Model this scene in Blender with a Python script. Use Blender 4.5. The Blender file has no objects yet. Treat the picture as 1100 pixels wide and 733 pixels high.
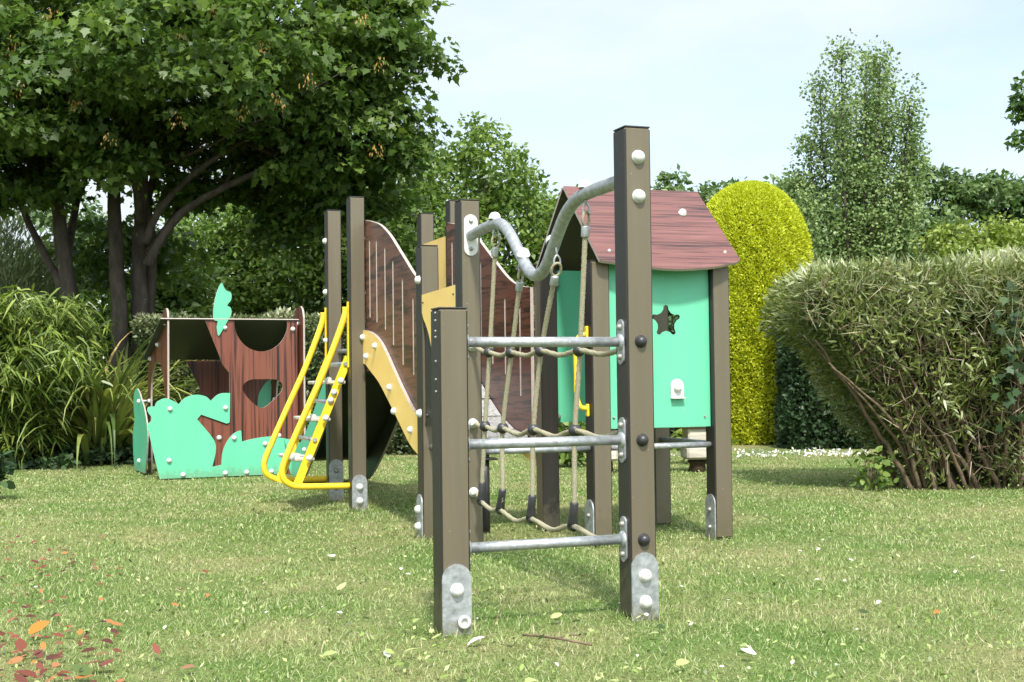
import bpy, math, random
import numpy as np
from mathutils import Vector, Matrix
from mathutils.geometry import tessellate_polygon

random.seed(7)
rng = np.random.default_rng(11)
scene = bpy.context.scene
COL = scene.collection
V = Vector
PI = math.pi

# ------------------------------------------------------------------ camera
FPX, CAM_H, PITCH, ROLL = 1410.67, 0.834, 0.030, 0.012      # focal length in pixels of an 1100 px wide frame
cam_d = bpy.data.cameras.new('camera')
cam = bpy.data.objects.new('camera', cam_d)
COL.objects.link(cam)
cp, sp, cr, sr = math.cos(PITCH), math.sin(PITCH), math.cos(ROLL), math.sin(ROLL)
Fv, U0, R0 = V((0, cp, sp)), V((0, -sp, cp)), V((1, 0, 0))
Rv, Uv = R0 * cr - U0 * sr, R0 * sr + U0 * cr
cam.matrix_world = Matrix(((Rv.x, Uv.x, -Fv.x, 0), (Rv.y, Uv.y, -Fv.y, 0), (Rv.z, Uv.z, -Fv.z, CAM_H), (0, 0, 0, 1)))
cam_d.sensor_width = 36
cam_d.lens = 36 * FPX / 1100
cam_d.clip_start, cam_d.clip_end = 0.05, 3000
scene.camera = cam


def at(px, py, d):
    """world point at distance d (metres along +Y) seen at pixel px, py of the 1100 x 733 photograph"""
    q = Fv + Rv * ((px - 550) / FPX) - Uv * ((py - 366.5) / FPX)
    q = q * (d / q.y)
    return V((q.x, q.y, q.z + CAM_H))


# ------------------------------------------------------------------ materials
MATS = {}


class NT:
    def __init__(s, name):
        s.m = bpy.data.materials.new(name)
        s.m.use_nodes = True
        s.t = s.m.node_tree
        s.t.nodes.clear()
        s.out = s.n('ShaderNodeOutputMaterial')
        MATS[name] = s.m

    def n(s, kind, **kw):
        x = s.t.nodes.new(kind)
        for k, v in kw.items():
            if k in x.inputs:
                x.inputs[k].default_value = v
            else:
                setattr(x, k, v)
        return x

    def l(s, a, b):
        s.t.links.new(a, b)


def ramp(nt, stops):
    r = nt.n('ShaderNodeValToRGB')
    e = r.color_ramp.elements
    while len(e) < len(stops):
        e.new(0.5)
    for x, (p, c) in zip(e, stops):
        x.position = p
        x.color = (*c, 1)
    return r


def mat_basic(name, col, rough=0.5, metal=0.0, spec=0.5, var=0.15, scale=8, bump=0.0, bscale=60, stretch=(1, 1, 1), speck=None, mud=None):
    nt = NT(name)
    p = nt.n('ShaderNodeBsdfPrincipled')
    p.inputs['Roughness'].default_value = rough
    p.inputs['Metallic'].default_value = metal
    p.inputs['Specular IOR Level'].default_value = spec
    tc = nt.n('ShaderNodeTexCoord')
    mp = nt.n('ShaderNodeMapping')
    mp.inputs['Scale'].default_value = stretch
    nt.l(tc.outputs['Object'], mp.inputs['Vector'])
    nz = nt.n('ShaderNodeTexNoise', Scale=scale, Detail=6.0, Roughness=0.6)
    nt.l(mp.outputs['Vector'], nz.inputs['Vector'])
    lo = tuple(c * (1 - var) for c in col)
    hi = tuple(min(1, c * (1 + var)) for c in col)
    r = ramp(nt, [(0.3, lo), (0.7, hi)])
    nt.l(nz.outputs['Fac'], r.inputs['Fac'])
    src = r.outputs['Color']
    if speck:
        n2 = nt.n('ShaderNodeTexNoise', Scale=speck[1], Detail=3.0, Roughness=0.7)
        nt.l(tc.outputs['Object'], n2.inputs['Vector'])
        r2 = ramp(nt, [(speck[2], (0, 0, 0)), (speck[2] + 0.04, (1, 1, 1))])
        nt.l(n2.outputs['Fac'], r2.inputs['Fac'])
        mx = nt.n('ShaderNodeMix', data_type='RGBA')
        nt.l(r2.outputs['Color'], mx.inputs['Factor'])
        nt.l(src, mx.inputs['A'])
        mx.inputs['B'].default_value = (*speck[0], 1)
        src = mx.outputs['Result']
    if mud:                                 # splashed soil and algae: (colour, height, strength)
        sx = nt.n('ShaderNodeSeparateXYZ')
        nt.l(tc.outputs['Object'], sx.inputs['Vector'])
        hz = nt.n('ShaderNodeMapRange')
        hz.inputs['From Min'].default_value, hz.inputs['From Max'].default_value = 0.0, mud[1]
        hz.inputs['To Min'].default_value, hz.inputs['To Max'].default_value = 0.30, -0.16
        nt.l(sx.outputs['Z'], hz.inputs['Value'])
        n4 = nt.n('ShaderNodeTexNoise', Scale=26.0, Detail=7.0, Roughness=0.72)
        nt.l(tc.outputs['Object'], n4.inputs['Vector'])
        ad = nt.n('ShaderNodeMath', operation='ADD')
        nt.l(n4.outputs['Fac'], ad.inputs[0])
        nt.l(hz.outputs['Result'], ad.inputs[1])
        r4 = ramp(nt, [(0.52, (0, 0, 0)), (0.68, (mud[2],) * 3)])
        nt.l(ad.outputs['Value'], r4.inputs['Fac'])
        m4 = nt.n('ShaderNodeMix', data_type='RGBA')
        nt.l(r4.outputs['Color'], m4.inputs['Factor'])
        nt.l(src, m4.inputs['A'])
        m4.inputs['B'].default_value = (*mud[0], 1)
        src = m4.outputs['Result']
    nt.l(src, p.inputs['Base Color'])
    rr = nt.n('ShaderNodeMapRange')
    rr.inputs['To Min'].default_value = max(0, rough - 0.1)
    rr.inputs['To Max'].default_value = min(1, rough + 0.12)
    nt.l(nz.outputs['Fac'], rr.inputs['Value'])
    nt.l(rr.outputs['Result'], p.inputs['Roughness'])
    if bump:
        n3 = nt.n('ShaderNodeTexNoise', Scale=bscale, Detail=4.0)
        nt.l(mp.outputs['Vector'], n3.inputs['Vector'])
        b = nt.n('ShaderNodeBump', Strength=bump, Distance=0.01)
        nt.l(n3.outputs['Fac'], b.inputs['Height'])
        nt.l(b.outputs['Normal'], p.inputs['Normal'])
    nt.l(p.outputs['BSDF'], nt.out.inputs['Surface'])
    return nt.m


def mat_wood(name, base, dark, light, axis, rough=0.35, freq=26, st=0.07):
    """laminate with printed dark wood grain; axis = object axis the grain runs along"""
    nt = NT(name)
    p = nt.n('ShaderNodeBsdfPrincipled', Roughness=rough)
    p.inputs['Specular IOR Level'].default_value = 0.5
    tc = nt.n('ShaderNodeTexCoord')
    mp = nt.n('ShaderNodeMapping')
    sc = [freq, freq, freq]
    sc[axis] = freq * st
    mp.inputs['Scale'].default_value = sc
    nt.l(tc.outputs['Object'], mp.inputs['Vector'])
    nz = nt.n('ShaderNodeTexNoise', Scale=1.0, Detail=5.0, Roughness=0.62, Distortion=0.5)
    nt.l(mp.outputs['Vector'], nz.inputs['Vector'])
    r = ramp(nt, [(0.38, dark), (0.47, base), (0.56, base), (0.70, light)])
    nt.l(nz.outputs['Fac'], r.inputs['Fac'])
    nt.l(r.outputs['Color'], p.inputs['Base Color'])
    mp2 = nt.n('ShaderNodeMapping')
    sc2 = [freq * 2.1] * 3
    sc2[axis] = freq * st * 1.6
    mp2.inputs['Scale'].default_value = sc2
    nt.l(tc.outputs['Object'], mp2.inputs['Vector'])
    n2 = nt.n('ShaderNodeTexNoise', Scale=1.0, Detail=3.0)
    nt.l(mp2.outputs['Vector'], n2.inputs['Vector'])
    r2 = ramp(nt, [(0.38, (0.22, 0.22, 0.22)), (0.46, (1, 1, 1))])
    nt.l(n2.outputs['Fac'], r2.inputs['Fac'])
    mx = nt.n('ShaderNodeMix', data_type='RGBA', blend_type='MULTIPLY')
    mx.inputs['Factor'].default_value = 0.8
    nt.l(r.outputs['Color'], mx.inputs['A'])
    nt.l(r2.outputs['Color'], mx.inputs['B'])
    nt.l(mx.outputs['Result'], p.inputs['Base Color'])
    nt.l(p.outputs['BSDF'], nt.out.inputs['Surface'])
    return nt.m


def mat_leaf(name, stops, trans=0.35, rough=0.45, spec=0.4, patch=None):
    nt = NT(name)
    at_ = nt.n('ShaderNodeAttribute', attribute_name='tint')
    r = ramp(nt, stops)
    nt.l(at_.outputs['Fac'], r.inputs['Fac'])
    src = r.outputs['Color']
    if patch:
        geo = nt.n('ShaderNodeNewGeometry')
        nz = nt.n('ShaderNodeTexNoise', Scale=patch[1], Detail=4.0, Roughness=0.6)
        nt.l(geo.outputs['Position'], nz.inputs['Vector'])
        rr = ramp(nt, [(patch[2], (0, 0, 0)), (patch[3], (patch[4],) * 3)])
        nt.l(nz.outputs['Fac'], rr.inputs['Fac'])
        mx = nt.n('ShaderNodeMix', data_type='RGBA')
        nt.l(rr.outputs['Color'], mx.inputs['Factor'])
        nt.l(src, mx.inputs['A'])
        mx.inputs['B'].default_value = (*patch[0], 1)
        src = mx.outputs['Result']
    p = nt.n('ShaderNodeBsdfPrincipled', Roughness=rough)
    p.inputs['Specular IOR Level'].default_value = spec
    nt.l(src, p.inputs['Base Color'])
    tr = nt.n('ShaderNodeBsdfTranslucent')
    hs = nt.n('ShaderNodeHueSaturation', Saturation=1.1, Value=1.25)
    nt.l(src, hs.inputs['Color'])
    nt.l(hs.outputs['Color'], tr.inputs['Color'])
    mix = nt.n('ShaderNodeMixShader')
    mix.inputs[0].default_value = trans
    nt.l(p.outputs['BSDF'], mix.inputs[1])
    nt.l(tr.outputs['BSDF'], mix.inputs[2])
    nt.l(mix.outputs['Shader'], nt.out.inputs['Surface'])
    return nt.m


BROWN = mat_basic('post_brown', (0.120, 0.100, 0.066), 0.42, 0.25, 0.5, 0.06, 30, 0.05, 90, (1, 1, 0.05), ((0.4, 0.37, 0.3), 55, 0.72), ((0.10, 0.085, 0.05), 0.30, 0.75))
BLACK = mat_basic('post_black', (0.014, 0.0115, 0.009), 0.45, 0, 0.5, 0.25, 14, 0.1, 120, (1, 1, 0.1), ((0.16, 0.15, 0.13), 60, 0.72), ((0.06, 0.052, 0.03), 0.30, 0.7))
STEEL = mat_basic('galvanised_steel', (0.33, 0.345, 0.355), 0.45, 0.6, 0.5, 0.28, 38, 0.12, 70, (1, 1, 1), ((0.52, 0.52, 0.5), 44, 0.66), ((0.20, 0.18, 0.12), 0.10, 0.6))
WHITE = mat_basic('white_nylon', (0.50, 0.50, 0.475), 0.45, 0, 0.5, 0.12, 45)
BLKP = mat_basic('black_plastic', (0.02, 0.02, 0.022), 0.4, 0, 0.5, 0.2, 30)
YELT = mat_basic('yellow_paint', (0.70, 0.48, 0.025), 0.32, 0, 0.5, 0.08, 12)
YELP = mat_basic('yellow_laminate', (0.78, 0.53, 0.16), 0.38, 0, 0.5, 0.05, 6)
GREEN = mat_basic('mint_laminate', (0.098, 0.415, 0.25), 0.42, 0, 0.45, 0.07, 4, 0.04, 30, (1, 1, 0.3), ((0.26, 0.52, 0.38), 34, 0.70), ((0.12, 0.20, 0.11), 0.16, 0.5))
EDGE = mat_basic('laminate_core', (0.34, 0.285, 0.25), 0.5, 0, 0.4, 0.12, 40)
GROOVE = mat_basic('routed_groove', (0.52, 0.45, 0.40), 0.6, 0, 0.3, 0.12, 40)
ROPE = mat_basic('beige_rope', (0.30, 0.275, 0.185), 0.8, 0, 0.2, 0.2, 120, 0.6, 260)
DARKP = mat_basic('dark_panel', (0.022, 0.026, 0.018), 0.5, 0, 0.4, 0.2, 10)
WOODH = mat_wood('dark_wood_laminate_across', (0.125, 0.044, 0.028), (0.02, 0.008, 0.007), (0.165, 0.066, 0.04), 1, 0.35, 30)
WOODR = mat_wood('roof_wood_laminate', (0.130, 0.048, 0.041), (0.036, 0.014, 0.012), (0.175, 0.074, 0.062), 0, 0.28, 40, 0.03)
WOODV = mat_wood('dark_wood_laminate_upright', (0.145, 0.044, 0.025), (0.018, 0.007, 0.006), (0.20, 0.072, 0.04), 2, 0.4, 26, 0.022)
TREAD = mat_basic('tread_plate', (0.46, 0.46, 0.45), 0.5, 0.5, 0.5, 0.3, 60, 0.9, 55, (1, 0.5, 1))
OLDW = mat_basic('weathered_timber', (0.42, 0.39, 0.33), 0.8, 0, 0.2, 0.35, 14, 0.4, 40, (0.2, 1, 1))
BARK = mat_basic('grey_bark', (0.060, 0.050, 0.040), 0.9, 0, 0.15, 0.5, 9, 1.0, 22, (1, 1, 0.35), ((0.2, 0.19, 0.16), 9, 0.68))
TWIG = mat_basic('brown_twig', (0.13, 0.094, 0.062), 0.85, 0, 0.2, 0.35, 20, 0.4, 40)
SOIL = mat_basic('soil', (0.05, 0.036, 0.022), 0.95, 0, 0.1, 0.4, 6, 0.6, 12)
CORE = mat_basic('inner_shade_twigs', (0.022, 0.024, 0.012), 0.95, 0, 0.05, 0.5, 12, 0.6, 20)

M_MAPLE = mat_leaf('maple_leaf', [(0.0, (0.036, 0.070, 0.016)), (0.4, (0.074, 0.130, 0.026)), (0.8, (0.150, 0.220, 0.042)), (1.0, (0.25, 0.32, 0.065))], 0.42, 0.45, 0.4)
M_SEED = mat_leaf('maple_seed', [(0.0, (0.22, 0.16, 0.04)), (1.0, (0.42, 0.25, 0.07))], 0.3)
M_MID = mat_leaf('fresh_leaf', [(0.0, (0.05, 0.10, 0.018)), (0.5, (0.115, 0.19, 0.035)), (1.0, (0.23, 0.31, 0.07))], 0.35)
M_DARK = mat_leaf('deep_green_leaf', [(0.0, (0.025, 0.055, 0.014)), (0.5, (0.055, 0.11, 0.024)), (1.0, (0.12, 0.20, 0.045))], 0.3)
M_FAR = mat_leaf('far_leaf', [(0.0, (0.045, 0.085, 0.028)), (0.5, (0.09, 0.15, 0.045)), (1.0, (0.17, 0.23, 0.075))], 0.3)
M_POPL = mat_leaf('poplar_leaf', [(0.0, (0.085, 0.14, 0.045)), (0.5, (0.165, 0.24, 0.08)), (1.0, (0.27, 0.34, 0.125))], 0.3)
M_LIME = mat_leaf('lime_green_leaf', [(0.0, (0.10, 0.16, 0.02)), (1.0, (0.28, 0.34, 0.07))], 0.35)
M_PALE = mat_leaf('pale_feathery_leaf', [(0.0, (0.11, 0.15, 0.06)), (1.0, (0.30, 0.34, 0.17))], 0.35)
M_GOLD = mat_leaf('golden_conifer_spray', [(0.0, (0.31, 0.35, 0.02)), (0.35, (0.43, 0.475, 0.032)), (1.0, (0.53, 0.57, 0.055))], 0.3, 0.6, 0.2)
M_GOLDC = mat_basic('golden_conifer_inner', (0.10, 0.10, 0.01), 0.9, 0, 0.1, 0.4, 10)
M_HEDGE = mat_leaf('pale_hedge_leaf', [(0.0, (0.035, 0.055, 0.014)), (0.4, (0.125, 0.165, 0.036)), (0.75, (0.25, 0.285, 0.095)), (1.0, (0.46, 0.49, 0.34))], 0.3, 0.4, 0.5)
M_VARI = mat_leaf('variegated_hedge_leaf', [(0.0, (0.03, 0.05, 0.018)), (0.55, (0.075, 0.11, 0.035)), (0.85, (0.22, 0.24, 0.11)), (1.0, (0.42, 0.42, 0.28))], 0.25, 0.45, 0.4)
M_IVY = mat_leaf('dark_hedge_leaf', [(0.0, (0.018, 0.038, 0.015)), (0.6, (0.042, 0.080, 0.03)), (1.0, (0.07, 0.12, 0.045))], 0.2, 0.5, 0.3)
M_BAMB = mat_leaf('bamboo_leaf', [(0.0, (0.06, 0.10, 0.018)), (0.5, (0.13, 0.19, 0.03)), (1.0, (0.29, 0.35, 0.08))], 0.35, 0.4, 0.5)
M_FLAX = mat_leaf('strap_leaf', [(0.0, (0.05, 0.085, 0.02)), (0.5, (0.13, 0.18, 0.04)), (0.85, (0.30, 0.31, 0.08)), (1.0, (0.40, 0.30, 0.12))], 0.25, 0.4, 0.5)
M_GRASS = mat_leaf('lawn_blade', [(0.0, (0.075, 0.128, 0.027)), (0.35, (0.152, 0.24, 0.055)), (0.7, (0.245, 0.33, 0.105)), (0.86, (0.38, 0.40, 0.20)), (1.0, (0.52, 0.48, 0.31))], 0.3, 0.55, 0.25, ((0.37, 0.34, 0.18), 1.9, 0.48, 0.66, 0.6))
M_PETAL = mat_leaf('white_petal', [(0.0, (0.42, 0.40, 0.34)), (1.0, (0.75, 0.74, 0.70))], 0.2)
M_RED = mat_leaf('red_fallen_leaf', [(0.0, (0.035, 0.016, 0.011)), (0.3, (0.10, 0.03, 0.018)), (0.6, (0.20, 0.055, 0.032)), (0.8, (0.24, 0.12, 0.07)), (1.0, (0.46, 0.15, 0.02))], 0.2)
M_GLF = mat_leaf('green_fallen_leaf', [(0.0, (0.03, 0.05, 0.015)), (0.5, (0.22, 0.30, 0.07)), (1.0, (0.42, 0.45, 0.20))], 0.25)


def lawn_mat():
    nt = NT('lawn_ground')
    p = nt.n('ShaderNodeBsdfPrincipled', Roughness=0.95)
    p.inputs['Specular IOR Level'].default_value = 0.1
    geo = nt.n('ShaderNodeNewGeometry')
    n1 = nt.n('ShaderNodeTexNoise', Scale=0.9, Detail=6.0, Roughness=0.65)
    n2 = nt.n('ShaderNodeTexNoise', Scale=60.0, Detail=4.0, Roughness=0.7)
    for n in (n1, n2):
        nt.l(geo.outputs['Position'], n.inputs['Vector'])
    r1 = ramp(nt, [(0.42, (0.11, 0.175, 0.045)), (0.66, (0.29, 0.26, 0.13))])
    nt.l(n1.outputs['Fac'], r1.inputs['Fac'])
    r2 = ramp(nt, [(0.3, (0.45, 0.45, 0.42)), (0.7, (1.25, 1.25, 1.2))])
    nt.l(n2.outputs['Fac'], r2.inputs['Fac'])
    mx = nt.n('ShaderNodeMix', data_type='RGBA', blend_type='MULTIPLY')
    mx.inputs['Factor'].default_value = 1
    nt.l(r1.outputs['Color'], mx.inputs['A'])
    nt.l(r2.outputs['Color'], mx.inputs['B'])
    nt.l(mx.outputs['Result'], p.inputs['Base Color'])
    b = nt.n('ShaderNodeBump', Strength=0.7, Distance=0.03)
    nt.l(n2.outputs['Fac'], b.inputs['Height'])
    nt.l(b.outputs['Normal'], p.inputs['Normal'])
    nt.l(p.outputs['BSDF'], nt.out.inputs['Surface'])
    return nt.m


M_LAWN = lawn_mat()


# ------------------------------------------------------------------ helpers
def tag(o, label=None, cat=None, group=None, kind=None):
    for k, v in (('label', label), ('category', cat), ('group', group), ('kind', kind)):
        if v:
            o[k] = v
    return o


def link(name, me, mats, parent=None):
    if not isinstance(mats, (list, tuple)):
        mats = [mats]
    if len(me.materials) == 0:
        for m in mats:
            me.materials.append(m)
    o = bpy.data.objects.new(name, me)
    COL.objects.link(o)
    if parent is not None:
        o.parent = parent
    return o


def empty(name, loc=(0, 0, 0), rz=0, label=None, cat=None, group=None):
    o = bpy.data.objects.new(name, None)
    o.empty_display_size = 0.2
    COL.objects.link(o)
    o.location = loc
    o.rotation_euler = (0, 0, rz)
    return tag(o, label, cat, group)


class MB:
    def __init__(s):
        s.v, s.f, s.m, s.sm = [], [], [], []

    def add(s, vs, fs, mi=0, smooth=False):
        o = len(s.v)
        s.v += [tuple(x) for x in vs]
        s.f += [tuple(i + o for i in f) for f in fs]
        s.m += [mi] * len(fs)
        s.sm += [smooth] * len(fs)

    def box(s, lo, hi, bev=0.0, mi=0, mfun=None, M=None):
        lo, hi = V(lo), V(hi)
        b = min(bev, *((hi - lo) * 0.49))
        if b <= 0:
            vs = [V((x, y, z)) for z in (lo.z, hi.z) for y in (lo.y, hi.y) for x in (lo.x, hi.x)]
            fs = [(0, 2, 3, 1), (4, 5, 7, 6), (0, 1, 5, 4), (2, 6, 7, 3), (0, 4, 6, 2), (1, 3, 7, 5)]
        else:                       # chamfered box: 24 vertices
            vs, idx = [], {}
            for cx in (0, 1):
                for cy in (0, 1):
                    for cz in (0, 1):
                        c = V((hi.x if cx else lo.x, hi.y if cy else lo.y, hi.z if cz else lo.z))
                        sg = V((-1 if cx else 1, -1 if cy else 1, -1 if cz else 1))
                        for ax in range(3):        # vertex lying on the face with normal ax
                            p = c.copy()
                            for k in range(3):
                                if k != ax:
                                    p[k] += sg[k] * b
                            idx[(cx, cy, cz, ax)] = len(vs)
                            vs.append(p)
            fs = []
            for ax in range(3):
                o1, o2 = [k for k in range(3) if k != ax]
                for sd in (0, 1):
                    q = []
                    for (u, w) in ((0, 0), (1, 0), (1, 1), (0, 1)):
                        c = [0, 0, 0]
                        c[ax], c[o1], c[o2] = sd, u, w
                        q.append(idx[(*c, ax)])
                    fs.append(tuple(q))
                for u in (0, 1):                   # edge chamfers along ax
                    for w in (0, 1):
                        q = []
                        for t, k in ((0, o1), (0, o2), (1, o2), (1, o1)):
                            c = [0, 0, 0]
                            c[ax], c[o1], c[o2] = t, u, w
                            q.append(idx[(*c, k)])
                        fs.append(tuple(q))
            for c in idx:
                if c[3] == 0:
                    fs.append(tuple(idx[(c[0], c[1], c[2], k)] for k in range(3)))
            ctr = (lo + hi) / 2
            fs2 = []
            for f in fs:
                a, b_, c_ = vs[f[0]], vs[f[1]], vs[f[2]]
                n = (b_ - a).cross(c_ - a)
                fs2.append(f if n.dot(sum((vs[i] for i in f), V()) / len(f) - ctr) > 0 else tuple(reversed(f)))
            fs = fs2
        mis = None
        if mfun:
            mis = []
            for f in fs:
                n = (vs[f[1]] - vs[f[0]]).cross(vs[f[2]] - vs[f[0]]).normalized()
                mis.append(mfun(n))
        if M is not None:
            vs = [M @ v for v in vs]
        k = len(s.m)
        s.add(vs, fs, mi)
        if mis:
            s.m[k:] = mis

    def tube(s, path, rad, seg=12, cap=True, mi=0, twist=0.0, lobes=0, amp=0.0):
        P = [V(p) for p in path]
        n = len(P)
        R = rad if isinstance(rad, (list, tuple)) else [rad] * n
        T = [(P[min(i + 1, n - 1)] - P[max(i - 1, 0)]).normalized() for i in range(n)]
        N = T[0].orthogonal().normalized()
        vs, L = [], 0.0
        for i in range(n):
            N = (N - T[i] * N.dot(T[i])).normalized()
            B = T[i].cross(N)
            if i:
                L += (P[i] - P[i - 1]).length
            for k in range(seg):
                a = 2 * PI * k / seg
                r = R[i] * (1 + amp * math.cos(lobes * (a + twist * L))) if lobes else R[i]
                vs.append(P[i] + (N * math.cos(a) + B * math.sin(a)) * r)
        fs = [(i * seg + k, i * seg + (k + 1) % seg, (i + 1) * seg + (k + 1) % seg, (i + 1) * seg + k) for i in range(n - 1) for k in range(seg)]
        s.add(vs, fs, mi, True)
        if cap:
            o = len(s.v) - len(vs)
            s.f += [tuple(o + k for k in reversed(range(seg))), tuple(o + (n - 1) * seg + k for k in range(seg))]
            s.m += [mi, mi]
            s.sm += [False, False]

    def lathe(s, prof, c=(0, 0, 0), axis=(0, 0, 1), seg=16, mi=0):
        """prof: (radius, height) along axis"""
        ax = V(axis).normalized()
        N = ax.orthogonal().normalized()
        B = ax.cross(N)
        c = V(c)
        vs, rows = [], []
        for r, h in prof:
            if r < 1e-6:
                rows.append([len(vs)])
                vs.append(c + ax * h)
            else:
                rows.append(list(range(len(vs), len(vs) + seg)))
                vs += [c + ax * h + (N * math.cos(2 * PI * k / seg) + B * math.sin(2 * PI * k / seg)) * r for k in range(seg)]
        fs = []
        for a, b in zip(rows, rows[1:]):
            for k in range(seg):
                k2 = (k + 1) % seg
                if len(a) == 1:
                    fs.append((a[0], b[k2], b[k]))
                elif len(b) == 1:
                    fs.append((a[k], a[k2], b[0]))
                else:
                    fs.append((a[k], a[k2], b[k2], b[k]))
        s.add(vs, fs, mi, True)

    def plate(s, outline, holes, M, thick, mi=0, edge=1):
        """flat sheet cut to an outline (x, y) with holes, thickness along local z from 0 to thick, placed by M"""
        loops = [outline] + list(holes)
        pts = [p for lp in loops for p in lp]
        tris = tessellate_polygon([[V((x, y, 0)) for x, y in lp] for lp in loops])
        n = len(pts)
        vs = [M @ V((x, y, 0)) for x, y in pts] + [M @ V((x, y, thick)) for x, y in pts]
        fs = []
        for t in tris:
            a, b, c = (V(pts[i]) for i in t)
            ccw = (b - a).x * (c - a).y - (b - a).y * (c - a).x > 0
            t = tuple(t) if ccw else tuple(reversed(t))
            fs.append(tuple(i + n for i in t))
            fs.append(tuple(reversed(t)))
        s.add(vs, fs, mi)
        fs, o = [], 0
        for j, lp in enumerate(loops):
            m = len(lp)
            area = sum(lp[i][0] * lp[(i + 1) % m][1] - lp[(i + 1) % m][0] * lp[i][1] for i in range(m))
            flip = (area < 0) != (j > 0)
            for i in range(m):
                a, b = o + i, o + (i + 1) % m
                q = (a, b, b + n, a + n)
                fs.append(tuple(reversed(q)) if flip else q)
            o += m
        o = len(s.v) - len(vs)
        s.f += [tuple(i + o for i in f) for f in fs]
        s.m += [edge] * len(fs)
        s.sm += [False] * len(fs)

    def build(s, name, mats, parent=None):
        me = bpy.data.meshes.new(name)
        me.from_pydata(s.v, [], s.f)
        me.polygons.foreach_set('material_index', s.m)
        me.polygons.foreach_set('use_smooth', s.sm)
        me.update()
        return link(name, me, mats, parent)


def crom(pts, n=6, closed=False):
    P = [V(p) for p in pts]
    out = []
    m = len(P)
    for i in range(m if closed else m - 1):
        p0 = P[(i - 1) % m] if closed or i > 0 else P[0]
        p1, p2 = P[i], P[(i + 1) % m]
        p3 = P[(i + 2) % m] if closed or i + 2 < m else P[-1]
        for k in range(n):
            t = k / n
            out.append(0.5 * ((2 * p1) + (p2 - p0) * t + (2 * p0 - 5 * p1 + 4 * p2 - p3) * t * t + (3 * p1 - p0 - 3 * p2 + p3) * t ** 3))
    if not closed:
        out.append(P[-1])
    return out


def t2(L):
    return [(p[0], p[1]) for p in L]


# leaf meshes --------------------------------------------------------
def S_KITE(w=0.5):
    return np.array([(0, 0), (0.4, -w * 0.5), (1, 0), (0.45, w * 0.5)])


S_BLADE = np.array([(0, -0.5), (0.55, -0.4), (1, 0), (0.55, 0.4), (0, 0.5)])
S_LANCE = np.array([(0, 0), (0.2, -0.45), (0.55, -0.38), (1, 0), (0.55, 0.38), (0.2, 0.45)])
S_OVAL = np.array([(0, 0), (0.2, -0.36), (0.55, -0.42), (0.86, -0.2), (1, 0), (0.86, 0.2), (0.55, 0.42), (0.2, 0.36)])
S_MAPLE = np.array([(0, 0), (0.12, -0.30), (0.02, -0.52), (0.36, -0.34), (0.50, -0.55), (0.66, -0.20), (1, 0), (0.66, 0.20), (0.50, 0.55), (0.36, 0.34), (0.02, 0.52), (0.12, 0.30)])


def unit(a):
    return a / np.maximum(np.linalg.norm(a, axis=-1, keepdims=True), 1e-9)


def leaves(name, P, D, N, L, W, shape, tint, mat, parent=None, droop=0.0, fold=0.25):
    P, D = np.asarray(P, float), unit(np.asarray(D, float))
    B = unit(np.cross(N, D))
    N = np.cross(D, B)
    n, k = len(P), len(shape)
    L = np.broadcast_to(L, (n,))[:, None, None]
    W = np.broadcast_to(W, (n,))[:, None, None]
    sx, sy = shape[:, 0][None, :, None], shape[:, 1][None, :, None]
    vs = P[:, None, :] + D[:, None, :] * sx * L + B[:, None, :] * sy * W + N[:, None, :] * (np.abs(sy) * W * fold)
    if droop:
        vs[:, :, 2] -= (droop * sx ** 2 * L)[:, :, 0]
    me = bpy.data.meshes.new(name)
    me.vertices.add(n * k)
    me.loops.add(n * k)
    me.polygons.add(n)
    me.vertices.foreach_set('co', vs.astype(np.float32).ravel())
    me.loops.foreach_set('vertex_index', np.arange(n * k, dtype=np.int32))
    me.polygons.foreach_set('loop_start', np.arange(0, n * k, k, dtype=np.int32))
    me.polygons.foreach_set('loop_total', np.full(n, k, dtype=np.int32))
    a = me.attributes.new('tint', 'FLOAT', 'POINT')
    a.data.foreach_set('value', np.repeat(np.clip(np.broadcast_to(tint, (n,)), 0, 1), k).astype(np.float32))
    me.update(calc_edges=True)
    return link(name, me, mat, parent)


def rdir(n):
    return unit(rng.normal(size=(n, 3)))


def clumps(C, per, rad, flat=0.45, size=0.12, up=0.7, out_from=None):
    """leaf positions, directions and normals for clumps of leaves round the centres C"""
    C = np.asarray(C)
    m = len(C)
    c = np.repeat(C, per, axis=0)
    rr = np.repeat(np.broadcast_to(rad, (m,)), per)[:, None]
    off = rdir(m * per) * rng.random((m * per, 1)) ** 0.45
    off[:, 2] *= flat
    P = c + off * rr
    P[:, 2] -= (off[:, 0] ** 2 + off[:, 1] ** 2) * rr[:, 0] * 0.25
    D = unit(off * np.array([1, 1, 0.4]) + rng.normal(size=off.shape) * 0.5 + np.array([0, 0, -0.25]))
    N = unit(rng.normal(size=off.shape) * (1 - up) + np.array([0, 0, up]) + off * 0.35)
    base = np.repeat(rng.random(m), per)
    t = 0.5 * base + 0.5 * rng.random(m * per)
    return P, D, N, t, size * (0.7 + 0.6 * rng.random(m * per))


def ellipsoid_pts(c, r, n, shell=0.55):
    d = rdir(n)
    k = (shell ** 3 + (1 - shell ** 3) * rng.random((n, 1))) ** (1 / 3)
    return np.array(c) + d * k * np.array(r)


def limb(mb, path, r0, r1, seg=8, wob=0.0, n=5):
    pts = crom(path, n)
    m = len(pts)
    if wob:
        pts = [p + V((random.uniform(-wob, wob), random.uniform(-wob, wob), 0)) if 0 < i < m - 1 else p for i, p in enumerate(pts)]
    mb.tube(pts, [r0 + (r1 - r0) * (i / (m - 1)) for i in range(m)], seg)


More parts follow.
